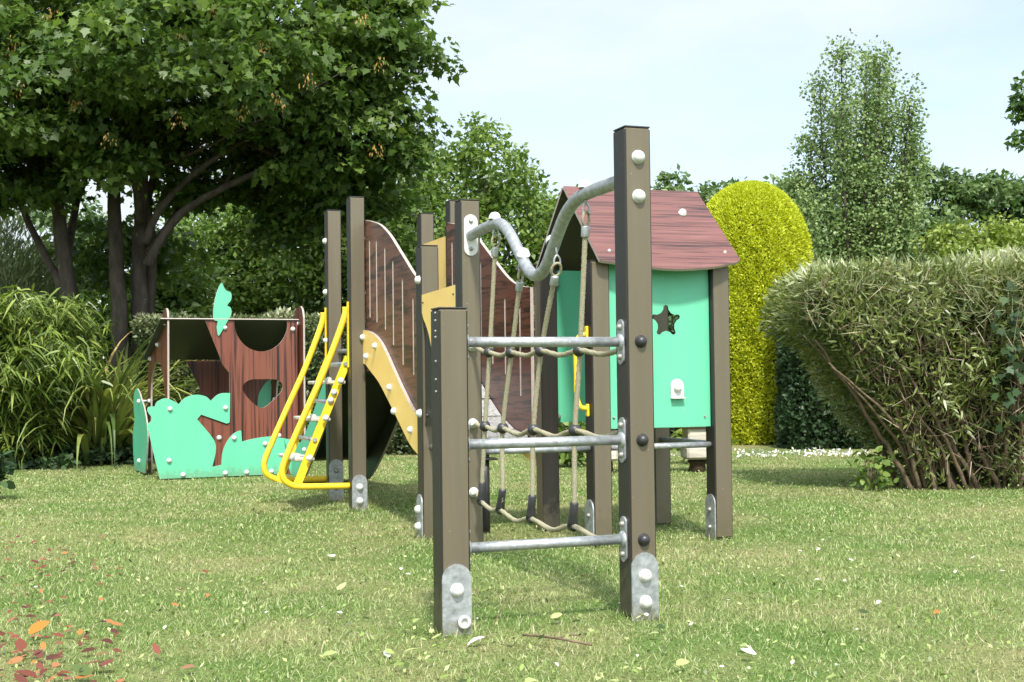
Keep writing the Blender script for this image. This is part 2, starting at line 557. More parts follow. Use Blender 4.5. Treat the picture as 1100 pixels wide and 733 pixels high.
# ------------------------------------------------------------------ light and sky
SUN_H, SUN_E = math.radians(7), math.radians(52)      # heading right of the camera's back, elevation
sv = V((math.sin(SUN_H) * math.cos(SUN_E), -math.cos(SUN_H) * math.cos(SUN_E), math.sin(SUN_E)))
sd = bpy.data.lights.new('sun', 'SUN')
sd.energy = 2.9
sd.angle = math.radians(5.0)
sd.color = (1.0, 0.955, 0.88)
sun = bpy.data.objects.new('sun', sd)
COL.objects.link(sun)
sun.rotation_euler = sv.to_track_quat('Z', 'Y').to_euler()
sun.location = (0, 0, 20)

w = bpy.data.worlds.new('World')
scene.world = w
w.use_nodes = True
wt = w.node_tree
wt.nodes.clear()
wo = wt.nodes.new('ShaderNodeOutputWorld')
bg = wt.nodes.new('ShaderNodeBackground')
bg.inputs['Strength'].default_value = 0.104
sky = wt.nodes.new('ShaderNodeTexSky')
sky.sky_type = 'NISHITA'
sky.sun_disc = False
sky.sun_elevation = SUN_E
sky.sun_rotation = math.atan2(sv.x, sv.y)
sky.air_density, sky.dust_density, sky.ozone_density = 1.0, 1.2, 1.0
tc = wt.nodes.new('ShaderNodeTexCoord')
mp = wt.nodes.new('ShaderNodeMapping')
mp.inputs['Scale'].default_value = (1.0, 1.0, 3.2)
mp.inputs['Location'].default_value = (0.4, 0.1, 0.3)
nz = wt.nodes.new('ShaderNodeTexNoise')
nz.inputs['Scale'].default_value = 2.2
nz.inputs['Detail'].default_value = 7
nz.inputs['Roughness'].default_value = 0.55
rp = wt.nodes.new('ShaderNodeValToRGB')
rp.color_ramp.elements[0].position, rp.color_ramp.elements[0].color = 0.36, (0.30, 0.30, 0.30, 1)
rp.color_ramp.elements[1].position, rp.color_ramp.elements[1].color = 0.64, (0.97, 0.97, 0.97, 1)
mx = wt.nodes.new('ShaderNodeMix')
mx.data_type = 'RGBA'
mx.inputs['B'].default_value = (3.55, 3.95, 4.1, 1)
lk = wt.links.new
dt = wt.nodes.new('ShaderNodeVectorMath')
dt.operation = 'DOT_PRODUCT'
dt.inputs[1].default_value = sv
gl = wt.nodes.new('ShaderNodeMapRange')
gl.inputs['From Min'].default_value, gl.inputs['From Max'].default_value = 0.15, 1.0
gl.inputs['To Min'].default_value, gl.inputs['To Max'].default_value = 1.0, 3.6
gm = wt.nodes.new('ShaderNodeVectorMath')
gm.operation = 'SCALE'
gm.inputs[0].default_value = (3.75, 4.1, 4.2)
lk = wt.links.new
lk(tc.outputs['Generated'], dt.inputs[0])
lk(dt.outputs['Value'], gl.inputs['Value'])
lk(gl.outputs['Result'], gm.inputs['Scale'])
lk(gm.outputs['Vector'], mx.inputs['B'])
lk(tc.outputs['Generated'], mp.inputs['Vector'])
lk(mp.outputs['Vector'], nz.inputs['Vector'])
lk(nz.outputs['Fac'], rp.inputs['Fac'])
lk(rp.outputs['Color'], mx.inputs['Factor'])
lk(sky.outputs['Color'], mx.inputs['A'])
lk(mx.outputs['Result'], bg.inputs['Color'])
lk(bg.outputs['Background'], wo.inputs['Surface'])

scene.view_settings.view_transform = 'Standard'
scene.view_settings.look = 'None'
scene.view_settings.exposure = 1.28
scene.view_settings.gamma = 1
scene.cycles.use_denoising = True
scene.cycles.max_bounces = 6
scene.cycles.transparent_max_bounces = 4
scene.cycles.sample_clamp_indirect = 6

# ------------------------------------------------------------------ ground
gs = 14
me = bpy.data.meshes.new('ground')
xs = sorted(set([-900, -300, -100, -50, -25] + [x * 1.0 for x in range(-14, 15)] + [25, 50, 100, 300, 900]))
ys = sorted(set([-900, -300, -100, -30, -10] + [y * 1.0 for y in range(-4, 26)] + [40, 80, 200, 900]))
gv = [(x, y, 0.0) for y in ys for x in xs]
gf = [(j * len(xs) + i, j * len(xs) + i + 1, (j + 1) * len(xs) + i + 1, (j + 1) * len(xs) + i) for j in range(len(ys) - 1) for i in range(len(xs) - 1)]
me.from_pydata(gv, [], gf)
tag(link('ground', me, M_LAWN), kind='structure')


def grass():
    N = 980000
    d = rng.random(N * 5) * 15.5 + 2.7
    keep = rng.random(N * 5) < np.minimum(1, (4.6 / d) ** 1.4)
    d = d[keep]
    half = 0.44 * d + 2.3
    keep = rng.random(len(d)) < half / half.max() * 1.0 + 0.25
    d = d[keep][:N]
    n = len(d)
    x = (rng.random(n) * 2 - 1) * (0.44 * d + 2.3)
    far = 17.3 - 2.6 * np.clip((x + 6) / 9, 0, 1)
    ok = d < far
    d, x = d[ok], x[ok]
    n0 = len(d)
    tx, ty = [], []
    ca, sa = math.cos(0.349), math.sin(0.349)
    for (a, b) in ((-.68, -1.874), (0, -1.874), (0, 0), (0, .7), (.68, .7), (.68, 0), (1.36, 0), (1.36, .7), (0, 2.355), (.68, 2.355), (0, 3.055), (.68, 3.055)):
        m = 230
        e = (rng.random(m) * 2 - 1) * 0.075
        o = 0.053 + np.abs(rng.normal(size=m)) * 0.022
        side = rng.integers(0, 4, m)
        la = a + np.where(side == 0, e, np.where(side == 1, e, np.where(side == 2, o, -o)))
        lb = b + np.where(side == 0, -o, np.where(side == 1, o, e))
        tx.append(-0.211 + la * ca - lb * sa)
        ty.append(6.367 + la * sa + lb * ca)
    x, d = np.concatenate([x] + tx), np.concatenate([d] + ty)
    n = len(d)
    P = np.stack([x, d, np.full(n, -0.004)], 1)
    lean = np.radians(20 + 62 * rng.random(n) ** 0.8)
    az = rng.random(n) * 2 * PI
    D = np.stack([np.sin(lean) * np.cos(az), np.sin(lean) * np.sin(az), np.cos(lean)], 1)
    Nn = unit(np.cross(D, np.stack([-np.sin(az), np.cos(az), np.zeros(n)], 1)) + rng.normal(size=(n, 3)) * 0.3)
    cl = (np.sin(x * 5.1 + np.sin(d * 3.3) * 2) * np.sin(d * 4.7 + np.sin(x * 2.9) * 2) + 1) / 2
    L = (0.013 + 0.021 * rng.random(n)) * (0.7 + 0.6 * cl)
    L[n0:] *= 1.9
    lean[n0:] *= 0.5
    W = (0.0022 + 0.0016 * rng.random(n)) * np.clip(d / 5.5, 0.8, 2.0)
    t = 0.08 + 0.62 * rng.random(n) ** 1.1 + 0.12 * (cl - 0.5)
    dry = rng.random(n) < 0.2
    t[dry] = 0.78 + 0.22 * rng.random(dry.sum())
    L[dry] *= 1.15
    tag(leaves('grass', P, D, Nn, L, W, S_BLADE, t, M_GRASS, droop=0.12), 'short mown lawn grass with pale dry blades', 'grass', kind='stuff')


grass()

# ------------------------------------------------------------------ the climbing frame
ANG = 0.349
frame = empty('climbing_frame', (-0.211, 6.367, 0), ANG,
              'brown post climbing frame with rope net, arched ramp, yellow ladder and little roofed house', 'climbing frame')
AM, B1, B2, B3, BL = 0.68, 0.70, 2.355, 3.055, -1.874
HB = 0.05

_dome = MB()
_dome.lathe([(0, 0.026), (0.009, 0.0245), (0.016, 0.020), (0.0205, 0.012), (0.022, 0.004), (0.0235, 0.003), (0.0235, 0)], seg=18)
dome_me = bpy.data.meshes.new('bolt_cap')
dome_me.from_pydata(_dome.v, [], _dome.f)
dome_me.polygons.foreach_set('use_smooth', [True] * len(_dome.f))
dome_me.materials.append(WHITE)
dome_blk = dome_me.copy()
dome_blk.materials[0] = BLKP
dome_stl = dome_me.copy()
dome_stl.materials[0] = STEEL


def bolt(parent, p, axis, s=1.0, me=dome_me, name='bolt_cap'):
    o = bpy.data.objects.new(name, me)
    COL.objects.link(o)
    o.parent = parent
    o.location = p
    o.rotation_euler = V(axis).to_track_quat('Z', 'Y').to_euler()
    o.scale = (s, s, s)
    return o


FR, LF, RT, BK = V((0, -1, 0)), V((-1, 0, 0)), V((1, 0, 0)), V((0, 1, 0))


def foot_plate(parent, a, b, axis, ph=0.235, w=0.1, bolts=(0.155, 0.065), s=1.0, me=dome_me):
    axis = V(axis)
    side = V((0, 0, 1)).cross(axis)
    c = V((a, b, 0)) + axis * (HB + 0.001)
    M = Matrix((( side.x, 0, axis.x, c.x), (side.y, 0, axis.y, c.y), (0, 1, 0, 0.0), (0, 0, 0, 1)))
    r, h = w * 0.5, ph
    ol = [(-r, -0.03), (r, -0.03)] + [(r * math.cos(t), h - r + r * math.sin(t)) for t in [PI * k / 14 for k in range(15)]]
    mb = MB()
    mb.plate(ol, [], M, 0.007, 0, 0)
    o = mb.build('foot_plate', STEEL, parent)
    for z in bolts:
        bolt(parent, c + axis * 0.007 + V((0, 0, z)), axis, s, me)
    return o


def post(a, b, h, swap=False, z0=0.012, plate=None, **kw):
    mb = MB()
    k = 1 if swap else 0
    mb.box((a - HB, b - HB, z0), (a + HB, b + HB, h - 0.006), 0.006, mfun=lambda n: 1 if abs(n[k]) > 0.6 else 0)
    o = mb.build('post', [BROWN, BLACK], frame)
    c = MB()
    c.box((a - HB + 0.001, b - HB + 0.001, h - 0.0055), (a + HB - 0.001, b + HB - 0.001, h + 0.0005), 0.002)
    c.build('post_cap', BLKP, o)
    st = MB()
    st.box((a - 0.03, b - 0.03, -0.12), (a + 0.03, b + 0.03, z0 - 0.002), 0.003)
    st.build('post_stub', STEEL, o)
    if plate is not None:
        foot_plate(o, a, b, plate, **kw)
    return o


P1 = post(-AM, BL, 1.078, z0=0.0, plate=FR, bolts=(0.15,))
_r = MB()
_r.lathe([(0.012, 0.0), (0.022, 0.0), (0.022, 0.012), (0.012, 0.012), (0.012, 0.003), (0, 0.003)], V((-AM + 0.022, BL - 0.058, 0.045)), FR, 16)
_r.build('empty_bolt_socket', WHITE, P1)
for z in (1.06, 1.035, 1.0, 0.98, 0.9, 0.84, 0.8):
    bolt(P1, (-AM - HB, BL - 0.012, z), LF, 0.2, dome_stl, 'screw')
P2 = post(0, BL, 1.717, plate=FR)
for z in (1.607, 1.47):
    bolt(P2, (0, BL - HB, z), FR, 1.05)
for z in (0.964, 0.622, 0.278):
    bolt(P2, (0.0, BL - HB, z), FR, 0.95, dome_blk)
P3 = post(0, 0, 1.712, plate=None)
P4 = post(0, B1, 1.561, plate=LF, z0=-0.01)
bolt(P4, (-HB, B1 - 0.02, 0.665), LF, 1.0)
bolt(P4, (-HB, B1 - 0.02, 1.375), LF, 1.0)
P8 = post(AM, B1, 1.45, swap=True)
for z in (1.36, 0.63):
    bolt(P8, (AM + HB, B1 - 0.02, z), RT, 0.9, dome_stl)
H1 = post(AM, 0, 1.43, plate=LF, s=0.55, me=dome_stl)
H2 = post(2 * AM, 0, 1.43, plate=LF, s=0.55, me=dome_stl)
HB4 = post(2 * AM, B1, 1.45)
for o, a, b in ((HB4, 2 * AM, B1), (H2, 2 * AM, 0)):
    bolt(o, (a + HB, b, 0.13), RT, 0.9)
P6 = post(0, B2, 2.046, plate=FR, z0=0.005)
P7 = post(AM, B2, 2.046, plate=FR)
PA = post(0, B3, 2.046, plate=FR, z0=0.09, ph=0.30, bolts=(0.22, 0.10), s=0.7, me=dome_stl)
P5 = post(AM, B3, 2.046, plate=FR, s=0.7, me=dome_stl)
for z in (1.83, 1.47, 1.13):
    bolt(PA, (-HB, B3, z), LF, 0.95)
    bolt(P6, (0.005 + HB, B2 + 0.045, z - 0.05), RT, 0.8)

# rungs between the front posts
for z in (0.964, 0.622, 0.278):
    mb = MB()
    mb.tube([(-AM + HB, BL, z), (-0.30, BL, z), (-HB - 0.004, BL, z)], 0.0175, 16)
    o = mb.build('rung_bar', STEEL, frame)
    for a, ax in ((-HB, LF), (-AM + HB, RT)):
        side = V((0, 0, 1)).cross(ax)
        M = Matrix(((side.x, 0, ax.x, a), (side.y, 0, ax.y, BL), (0, 1, 0, z), (0, 0, 0, 1)))
        f = MB()
        ol = [(0.024 * math.cos(t), 0.055 + 0.024 * math.sin(t)) for t in [PI * k / 8 for k in range(9)]] + \
             [(0.024 * math.cos(t), -0.055 + 0.024 * math.sin(t)) for t in [PI + PI * k / 8 for k in range(9)]]
        f.plate(ol, [], M, 0.006, 0, 0)
        f.lathe([(0.03, 0.006), (0.028, 0.012), (0.018, 0.016)], V((a, BL, z)), ax, 14)
        fo = f.build('flange', STEEL, o)
        for dz in (-0.052, 0.052):
            bolt(o, V((a, BL, z + dz)) + ax * 0.006, ax, 0.5, dome_stl, 'flange_bolt')

# arched pipe over the net
pp = [(0, -0.058, 1.535), (0, -0.22, 1.545), (0, -0.40, 1.55), (0, -0.50, 1.537), (0, -0.60, 1.487), (0, -0.71, 1.40), (0, -0.80, 1.327), (0, -0.87, 1.285), (0, -0.937, 1.272),
      (0, -1.005, 1.285), (0, -1.07, 1.325), (0, -1.17, 1.42), (0, -1.26, 1.49), (0, -1.36, 1.53), (0, -1.47, 1.543), (0, -1.62, 1.545), (0, BL + HB, 1.545)]
mb = MB()
mb.tube(crom(pp, 5), 0.0255, 20)
pipe = mb.build('arched_pipe', STEEL, frame)
for b, ax, zc in ((-HB, FR, 1.537), (BL + HB, BK, 1.545)):
    side = V((0, 0, 1)).cross(ax)
    M = Matrix(((side.x, 0, ax.x, 0), (side.y, 0, ax.y, b), (0, 1, 0, zc), (0, 0, 0, 1)))
    f = MB()
    ol = [(0.034 * math.cos(t), 0.066 + 0.034 * math.sin(t)) for t in [PI * k / 10 for k in range(11)]] + \
         [(0.034 * math.cos(t), -0.066 + 0.034 * math.sin(t)) for t in [PI + PI * k / 10 for k in range(11)]]
    f.plate(ol, [], M, 0.007, 0, 0)
    fo = f.build('flange', MATS['white_nylon'] if b > -1 else STEEL, pipe)
    for dz in (-0.066, 0.066):
        bolt(pipe, V((0, b, zc + dz)) + ax * 0.007, ax, 0.45, dome_stl, 'flange_bolt')

for p_, ax in (((0, -0.405, 1.573), (0, -0.05, 1)), ((0, -0.775, 1.372), (-0.15, -0.45, 0.85)), ((0, -1.115, 1.392), (-0.1, 0.6, 0.75)), ((0, -1.455, 1.566), (0, 0, 1))):
    bolt(pipe, p_, ax, 1.25)
# the rope net
EY = [(-0.402, 1.548, -0.402), (-0.718, 1.393, -0.70), (-1.142, 1.393, -1.155), (-1.455, 1.54, -1.455)]
VTOP = [(-0.408, 1.442), (-0.728, 1.262), (-1.135, 1.255), (-1.454, 1.42)]
KT = [(-0.30, 0.966), (-0.60, 0.958), (-0.962, 0.956), (-1.374, 0.947)]
KM = [(-0.234, 0.622), (-0.481, 0.620), (-0.868, 0.626), (-1.321, 0.636)]
ST = [(-0.184, 0.358), (-0.471, 0.346), (-0.847, 0.348), (-1.306, 0.356)]
SB = [(-0.167, 0.265), (-0.430, 0.249), (-0.822, 0.247), (-1.284, 0.261)]


def rope(mb, pts, r=0.0078, n=10):
    mb.tube(crom(pts, n), r, 12, True, 0, 190.0, 3, 0.1)


def yz(q):
    return V((0, q[0], q[1]))


def rope_dense(pts, step=0.008):
    c = crom(pts, 16)
    out = [c[0]]
    for a, b in zip(c, c[1:]):
        k = max(1, int((b - a).length / step))
        out += [a.lerp(b, (i + 1) / k) for i in range(k)]
    return out


ORI = [V((1, 0.2, 0)), V((0.75, 0.65, 0)), V((1, 0, 0)), V((0.85, 0.5, 0))]
for i in range(4):
    mb = MB()
    path = [yz(VTOP[i]), yz(KT[i]) + V((0.004, 0, 0)), yz(KM[i]), yz(ST[i]), yz(SB[i])]
    mb.tube(rope_dense(path), 0.0102, 10, True, 0, 130.0, 3, 0.11)
    o = mb.build('net_rope', ROPE, frame)
    up = (yz(VTOP[i]) - yz(KT[i])).normalized()
    f = MB()
    f.lathe([(0, -0.042), (0.0155, -0.042), (0.0165, -0.039), (0.0165, -0.004), (0.0155, 0), (0.008, 0.002), (0, 0.002)], yz(VTOP[i]), up, 14)
    f.build('rope_ferrule', STEEL, o)
    # thimble eye
    top = yz((EY[i][0], EY[i][1]))
    c = yz(VTOP[i]) + up * 0.027
    e1 = ORI[i].normalized()
    ring = [c + e1 * 0.020 * math.cos(t) + up * 0.029 * math.sin(t) for t in [2 * PI * k / 24 for k in range(25)]]
    f = MB()
    f.tube(ring, 0.0058, 8, False)
    f.build('rope_eye', MATS['beige_rope'], o)
    # shackle up to the pipe
    f = MB()
    t0 = c + up * 0.022
    f.tube(crom([t0 + V((0.012, 0, -0.004)), t0 + V((0.013, 0, 0.02)), t0 + V((0.004, 0, 0.036)), t0 + V((-0.004, 0, 0.036)), t0 + V((-0.013, 0, 0.02)), t0 + V((-0.012, 0, -0.004))], 4), 0.0042, 8)
    f.tube([t0 + V((0, 0, 0.032)), top], 0.0055, 8)
    f.build('shackle', STEEL, o)
    # rope clips: rounded black crossings, sleeve at the bottom
    for (q, rr) in ((KT[i], 0.026), (KM[i], 0.027)):
        f = MB()
        f.lathe([(0, -rr * 0.86), (rr * 0.5, -rr * 0.78), (rr * 0.85, -rr * 0.45), (rr, 0), (rr * 0.85, rr * 0.45), (rr * 0.5, rr * 0.78), (0, rr * 0.86)], yz(q), V((0, 1, 0.1)), 16)
        f.build('rope_clip', BLKP, o)
    f = MB()
    dn = (yz(SB[i]) - yz(ST[i])).normalized()
    f.tube([yz(ST[i]), yz(ST[i]) + dn * 0.004, yz(ST[i]) + dn * 0.055, yz(SB[i]) - dn * 0.02, yz(SB[i])], [0.0145, 0.0175, 0.0170, 0.0205, 0.0220], 14)
    f.lathe([(0, -0.024), (0.015, -0.022), (0.0175, -0.012), (0.0175, 0.012), (0.015, 0.022), (0, 0.024)], yz(SB[i]) + dn * 0.003, V((0, 1, 0.02)), 14)
    f.build('rope_sleeve', BLKP, o)

for K, z3, sag, zend in ((KT, 1.0, 0.018, 0.944), (KM, 0.63, 0.026, 0.652), (SB, 0.30, 0.030, 0.272)):
    pts = [V((0, -0.095, z3))]
    seq = [V((0, -0.095, z3))] + [yz(q) for q in K] + [V((0, BL + HB + 0.035, zend))]
    for a, b in zip(seq, seq[1:]):
        mid = (a + b) / 2
        s_ = sag * min(1.0, (b - a).length / 0.4)
        pts += [mid + V((0.006, 0, -s_)), b]
    mb = MB()
    mb.tube(rope_dense(pts), 0.0102, 10, True, 0, 130.0, 3, 0.11)
    o = mb.build('net_rope', ROPE, frame)
    f = MB()
    f.lathe([(0, 0), (0.024, 0), (0.024, 0.008), (0.013, 0.012), (0.011, 0.05), (0, 0.052)], V((0, -HB, z3)), FR, 12)
    f.box((-0.02, -0.085, z3 - 0.012), (0.02, -0.06, z3 + 0.012), 0.005)
    f.build('rope_anchor', WHITE, o)
    f = MB()
    f.lathe([(0, 0), (0.02, 0), (0.02, 0.006), (0.0135, 0.01), (0.0135, 0.055), (0, 0.057)], V((0, BL + HB, zend)), BK, 12)
    f.build('rope_anchor', STEEL, o)

# side panels of the arched ramp (plane: x = along b, y = up, z = along -a or +a)
def MBZ(a, sgn=1):
    """sheet whose x runs along frame b, y up, thickness along +-a"""
    return Matrix(((0, 0, sgn, a), (1, 0, 0, 0), (0, 1, 0, 0), (0, 0, 0, 1)))


top_curve = [(2.31, 1.893), (2.15, 1.866), (1.95, 1.825), (1.80, 1.775), (1.65, 1.71), (1.50, 1.63), (1.34, 1.545), (1.17, 1.455), (1.02, 1.395), (0.87, 1.363), (0.752, 1.350)]
bot_curve = [(0.752, 0.50), (0.95, 0.52), (1.17, 0.575), (1.42, 0.69), (1.62, 0.82), (1.85, 0.90), (2.31, 0.905)]
outl = t2(crom([(x, y, 0) for x, y in top_curve], 4)) + t2(crom([(x, y, 0) for x, y in bot_curve], 4))


def slot(b, z1, z0, r=0.0115):
    return [(b + r * math.cos(t), z1 - r + r * math.sin(t)) for t in [PI * k / 6 for k in range(7)]] + \
           [(b + r * math.cos(t), z0 + r + r * math.sin(t)) for t in [PI + PI * k / 6 for k in range(7)]]


SLOTS = [(2.19, 1.752, 1.25), (2.01, 1.733, 1.21), (1.80, 1.665, 1.155), (1.61, 1.568, 1.055), (1.395, 1.44, 0.933), (1.17, 1.316, 0.87), (0.92, 1.249, 0.745)]
for a, sgn in ((0.052, 1), (AM - 0.052 - 0.019, 1)):
    mb = MB()
    mb.plate(outl, [slot(*s) for s in SLOTS], MBZ(a, sgn), 0.019, 0, 1)
    for sl_ in SLOTS:
        b_, z1_, z0_ = sl_
        mb.plate(slot(b_, z1_ - 0.001, z0_ + 0.001, 0.0105), [], MBZ(a + 0.003, sgn), 0.013, 2, 2)
    pn = mb.build('ramp_side_panel', [WOODH, EDGE, GROOVE], frame)
    # the object axes of this panel: grain along b (object y)
arc_top = [(2.305, 1.172), (2.13, 1.155), (1.98, 1.125), (1.84, 1.075), (1.70, 1.0), (1.56, 0.915), (1.33, 0.78), (1.12, 0.675), (0.752, 0.56)]
arc_bot = [(0.752, 0.36), (1.128, 0.455), (1.30, 0.53), (1.464, 0.616), (1.676, 0.724), (1.90, 0.832), (2.10, 0.90), (2.235, 0.945), (2.305, 0.955)]
arc = t2(crom([(x, y, 0) for x, y in arc_top], 4)) + t2(crom([(x, y, 0) for x, y in arc_bot], 4))
ARCB = [(2.29, 1.125), (2.20, 1.0), (1.97, 1.06), (1.62, 0.80), (1.52, 0.66), (1.16, 0.56)]
for a, sgn in ((0.050, -1), (AM - 0.050, 1)):
    mb = MB()
    mb.plate(arc, [], MBZ(a, sgn), 0.019, 0, 1)
    o = mb.build('ramp_arc_board', [YELP, EDGE], frame)
    for (b, z) in ARCB:
        bolt(o, (a + sgn * 0.019, b, z), V((sgn, 0, 0)), 0.95)

# ramp deck, stepped tread plates
deck = [(2.31, 0.93), (2.08, 0.925), (1.86, 0.905), (1.64, 0.84), (1.44, 0.725), (1.24, 0.625), (1.02, 0.555), (0.80, 0.525)]
dk = MB()
for (b0, z0), (b1, z1) in zip(deck, deck[1:]):
    p, q = V((0, b0, z0)), V((0, b1, z1))
    t = (q - p).normalized()
    p, q = p + t * 0.008, q - t * 0.008
    nrm = V((0, -t.z, t.y)) if t.y > 0 else V((0, t.z, -t.y))
    if nrm.z < 0:
        nrm = -nrm
    vs = []
    for a in (0.075, AM - 0.075):
        for pt in (p, q):
            for k in (0, -0.02):
                v_ = pt + nrm * k
                vs.append(V((a, v_.y, v_.z)))
    dk.add(vs, [(0, 2, 6, 4), (1, 5, 7, 3), (0, 4, 5, 1), (2, 3, 7, 6), (0, 1, 3, 2), (4, 6, 7, 5)])
    nb = 5
    for r_ in range(nb):                       # raised bars of the tread plate
        for c_ in range(14):
            tt = (r_ + 0.5) / nb
            cpt = p.lerp(q, tt) + nrm * 0.0015
            a = 0.10 + c_ * 0.036
            s_ = 1 if (r_ + c_) % 2 else -1
            dv = (V((0.7 * s_, 0, 0)) + t * 0.7) * 0.016
            wv = (V((0.7, 0, 0)) - t * 0.7 * s_) * 0.0035
            cc = V((a, cpt.y, cpt.z))
            dk.add([cc - dv - wv, cc + dv - wv, cc + dv + wv, cc - dv + wv], [(0, 1, 2, 3)])
dk.build('ramp_deck', TREAD, frame)
lg = MB()
lg.tube([(0.345, 0.78, 0.52), (0.345, 0.78, -0.05)], 0.022, 12)
lg.box((0.27, 0.73, 0.40), (0.40, 0.83, 0.412), 0.003)
lg.build('ramp_leg', MATS['black_plastic'], frame)

# tower floor and side board
mb = MB()
mb.box((0.052, B2 + 0.0, 0.895), (AM - 0.052, B3 + 0.04, 0.93), 0.004)
mb.build('tower_floor', DARKP, frame)
mb = MB()
mb.plate([(B2 + 0.052, 0.80), (B3 - 0.052, 0.80), (B3 - 0.052, 1.82), (B2 + 0.052, 1.82)], [], MBZ(AM - 0.03, 1), 0.019, 0, 1)
mb.build('tower_side_board', [YELP, EDGE], frame)

# entry wall between two posts: yellow top board with an arched cut, dark board below
mb = MB()
wed = [(0.053, 1.305), (0.647, 1.293)] + t2(crom([(0.647, 1.20, 0), (0.62, 1.165, 0), (0.57, 1.127, 0), (0.52, 1.075, 0), (0.48, 1.01, 0), (0.455, 0.93, 0), (0.45, 0.85, 0)], 4)) + [(0.053, 0.85)]
mb.plate(wed, [], MBZ(-0.033, -1), 0.014, 0, 1)
eb = mb.build('entry_board', [YELP, EDGE], frame)
for (b, z) in ((0.62, 1.25), (0.085, 1.26)):
    bolt(eb, (-0.047, b, z), LF, 0.25, dome_blk, 'screw')
mb = MB()
mb.plate([(0.647, 0.60), (0.647, 1.25), (0.053, 1.25), (0.053, 0.60)], [], MBZ(-0.016, -1), 0.016, 0, 0)
ep = mb.build('entry_dark_board', BLACK, frame)
for z in (1.12, 0.655):
    bolt(ep, (-0.032, 0.61, z), LF, 0.45, dome_blk, 'screw')

# low bars round the house and the entry
def bar(p, q, r=0.0155):
    mb = MB()
    mb.tube([p, (V(p) + V(q)) / 2, q], r, 14)
    return mb.build('low_bar', STEEL, frame)


ZB = 0.49
bar((0, HB, ZB), (0, B1 - HB, ZB))
bar((HB, 0, ZB), (AM - HB, 0, ZB))
bar((AM + HB, 0, ZB), (2 * AM - HB, 0, ZB))
bar((2 * AM, HB, ZB), (2 * AM, B1 - HB, ZB))
bar((AM + HB, B1, ZB), (2 * AM - HB, B1, ZB))
bar((HB, B1, ZB), (AM - HB, B1, ZB))

# house: front wall with star window, back wall, gable roof
def MAX(b, sgn=-1):
    """sheet whose x runs along frame a, y up, thickness towards -b (sgn -1) or +b"""
    if sgn < 0:
        return Matrix(((1, 0, 0, 0), (0, 0, -1, b), (0, 1, 0, 0), (0, 0, 0, 1)))
    return Matrix(((1, 0, 0, 0), (0, 0, 1, b), (0, 1, 0, 0), (0, 0, 0, 1)))


def star(cx, cy, R, r, n=5):
    pts = []
    for k in range(n):
        t = PI / 2 + k * 2 * PI / n
        for dt, q in ((-0.30, 0.72), (-0.17, 0.93), (0, 1.0), (0.17, 0.93), (0.30, 0.72)):
            pts.append((cx + R * q * math.cos(t + dt * 0.85), cy + R * q * math.sin(t + dt * 0.85)))
        t += PI / n
        pts.append((cx + r * math.cos(t), cy + r * math.sin(t)))
    return pts


mb = MB()
mb.plate([(AM + HB + 0.003, 0.585), (2 * AM - HB - 0.003, 0.585), (2 * AM - HB - 0.003, 1.45), (AM + HB + 0.003, 1.45)], [star(1.060, 1.128, 0.084, 0.050)], MAX(0.0, -1), 0.013, 0, 2)
hw = mb.build('house_front_wall', [GREEN, EDGE, MATS['post_black']], frame)
kn = MB()
ol = [(-0.037, -0.045), (0.037, -0.045), (0.037, 0.02)] + [(0.037 * math.cos(t), 0.02 + 0.037 * math.sin(t)) for t in [PI * k / 12 for k in range(1, 12)]] + [(-0.037, 0.02)]
kn.plate(ol, [], Matrix(((1, 0, 0, 1.115), (0, 0, -1, -0.0135), (0, 1, 0, 0.775), (0, 0, 0, 1))), 0.008, 0, 0)
kn.box((1.115 - 0.037, -0.045, 0.730), (1.115 + 0.037, -0.0215, 0.736), 0.002)
kn.build('knob_plate', WHITE, hw)
bolt(hw, (1.115, -0.0218, 0.785), FR, 1.0, dome_me, 'knob')
for (a, z) in ((1.275, 0.635), (0.76, 0.64), (0.95, 0.93)):
    bolt(hw, (a, -0.0135, z), FR, 0.3, dome_stl, 'screw')
mb = MB()
mb.plate([(AM + HB + 0.003, 0.60), (2 * AM - HB - 0.003, 0.60), (2 * AM - HB - 0.003, 1.44), (AM + HB + 0.003, 1.44)], [], MAX(B1, -1), 0.013, 0, 1)
mb.build('house_back_wall', [GREEN, EDGE], frame)

ridge_b, ridge_z = 0.35, 1.846
for side in (-1, 1):
    eb_ = ridge_b + side * 0.45
    dirv = V((0, side * 0.45, 1.412 - ridge_z))
    Ls = dirv.length
    dv = dirv.normalized()
    nv = V((0, side * -dv.z, abs(dv.y)))
    if side < 0:
        nv = V((0, dv.z, -dv.y))
    if nv.z < 0:
        nv = -nv
    # local x along a, local y from eave (0) up to ridge (Ls), thickness along nv outward
    org = V((0, eb_, 1.412)) - nv * 0.0
    M = Matrix(((1, 0, 0, 0), (0, -dv.y, nv.y, org.y), (0, -dv.z, nv.z, org.z), (0, 0, 0, 1)))
    ea0, ea1 = 0.655, 1.452
    sag = [(0.652, 0.012), (0.662, 0.0), (0.72, -0.010), (0.85, -0.036), (1.05, -0.055), (1.25, -0.036), (1.38, -0.004), (1.432, 0.014), (1.452, 0.03), (1.456, 0.05)]
    ol = t2(crom([(x, y, 0) for x, y in sag], 4)) + [(1.440, Ls), (0.648, Ls)]
    me_rf = MB()
    me_rf.plate(ol, [], Matrix.Identity(4), 0.015, 0, 1)
    o = me_rf.build('roof_board', [WOODR, EDGE, BLACK], frame)
    for pg in o.data.polygons:
        if pg.normal.z < -0.7:
            pg.material_index = 2
    o.matrix_local = M
    for (a, y, s_) in ((1.27, 0.42, 0.95), (0.73, 0.08, 0.35), (1.39, 0.09, 0.35)):
        q = bolt(o, (a, y, 0.015), (0, 0, 1), s_)

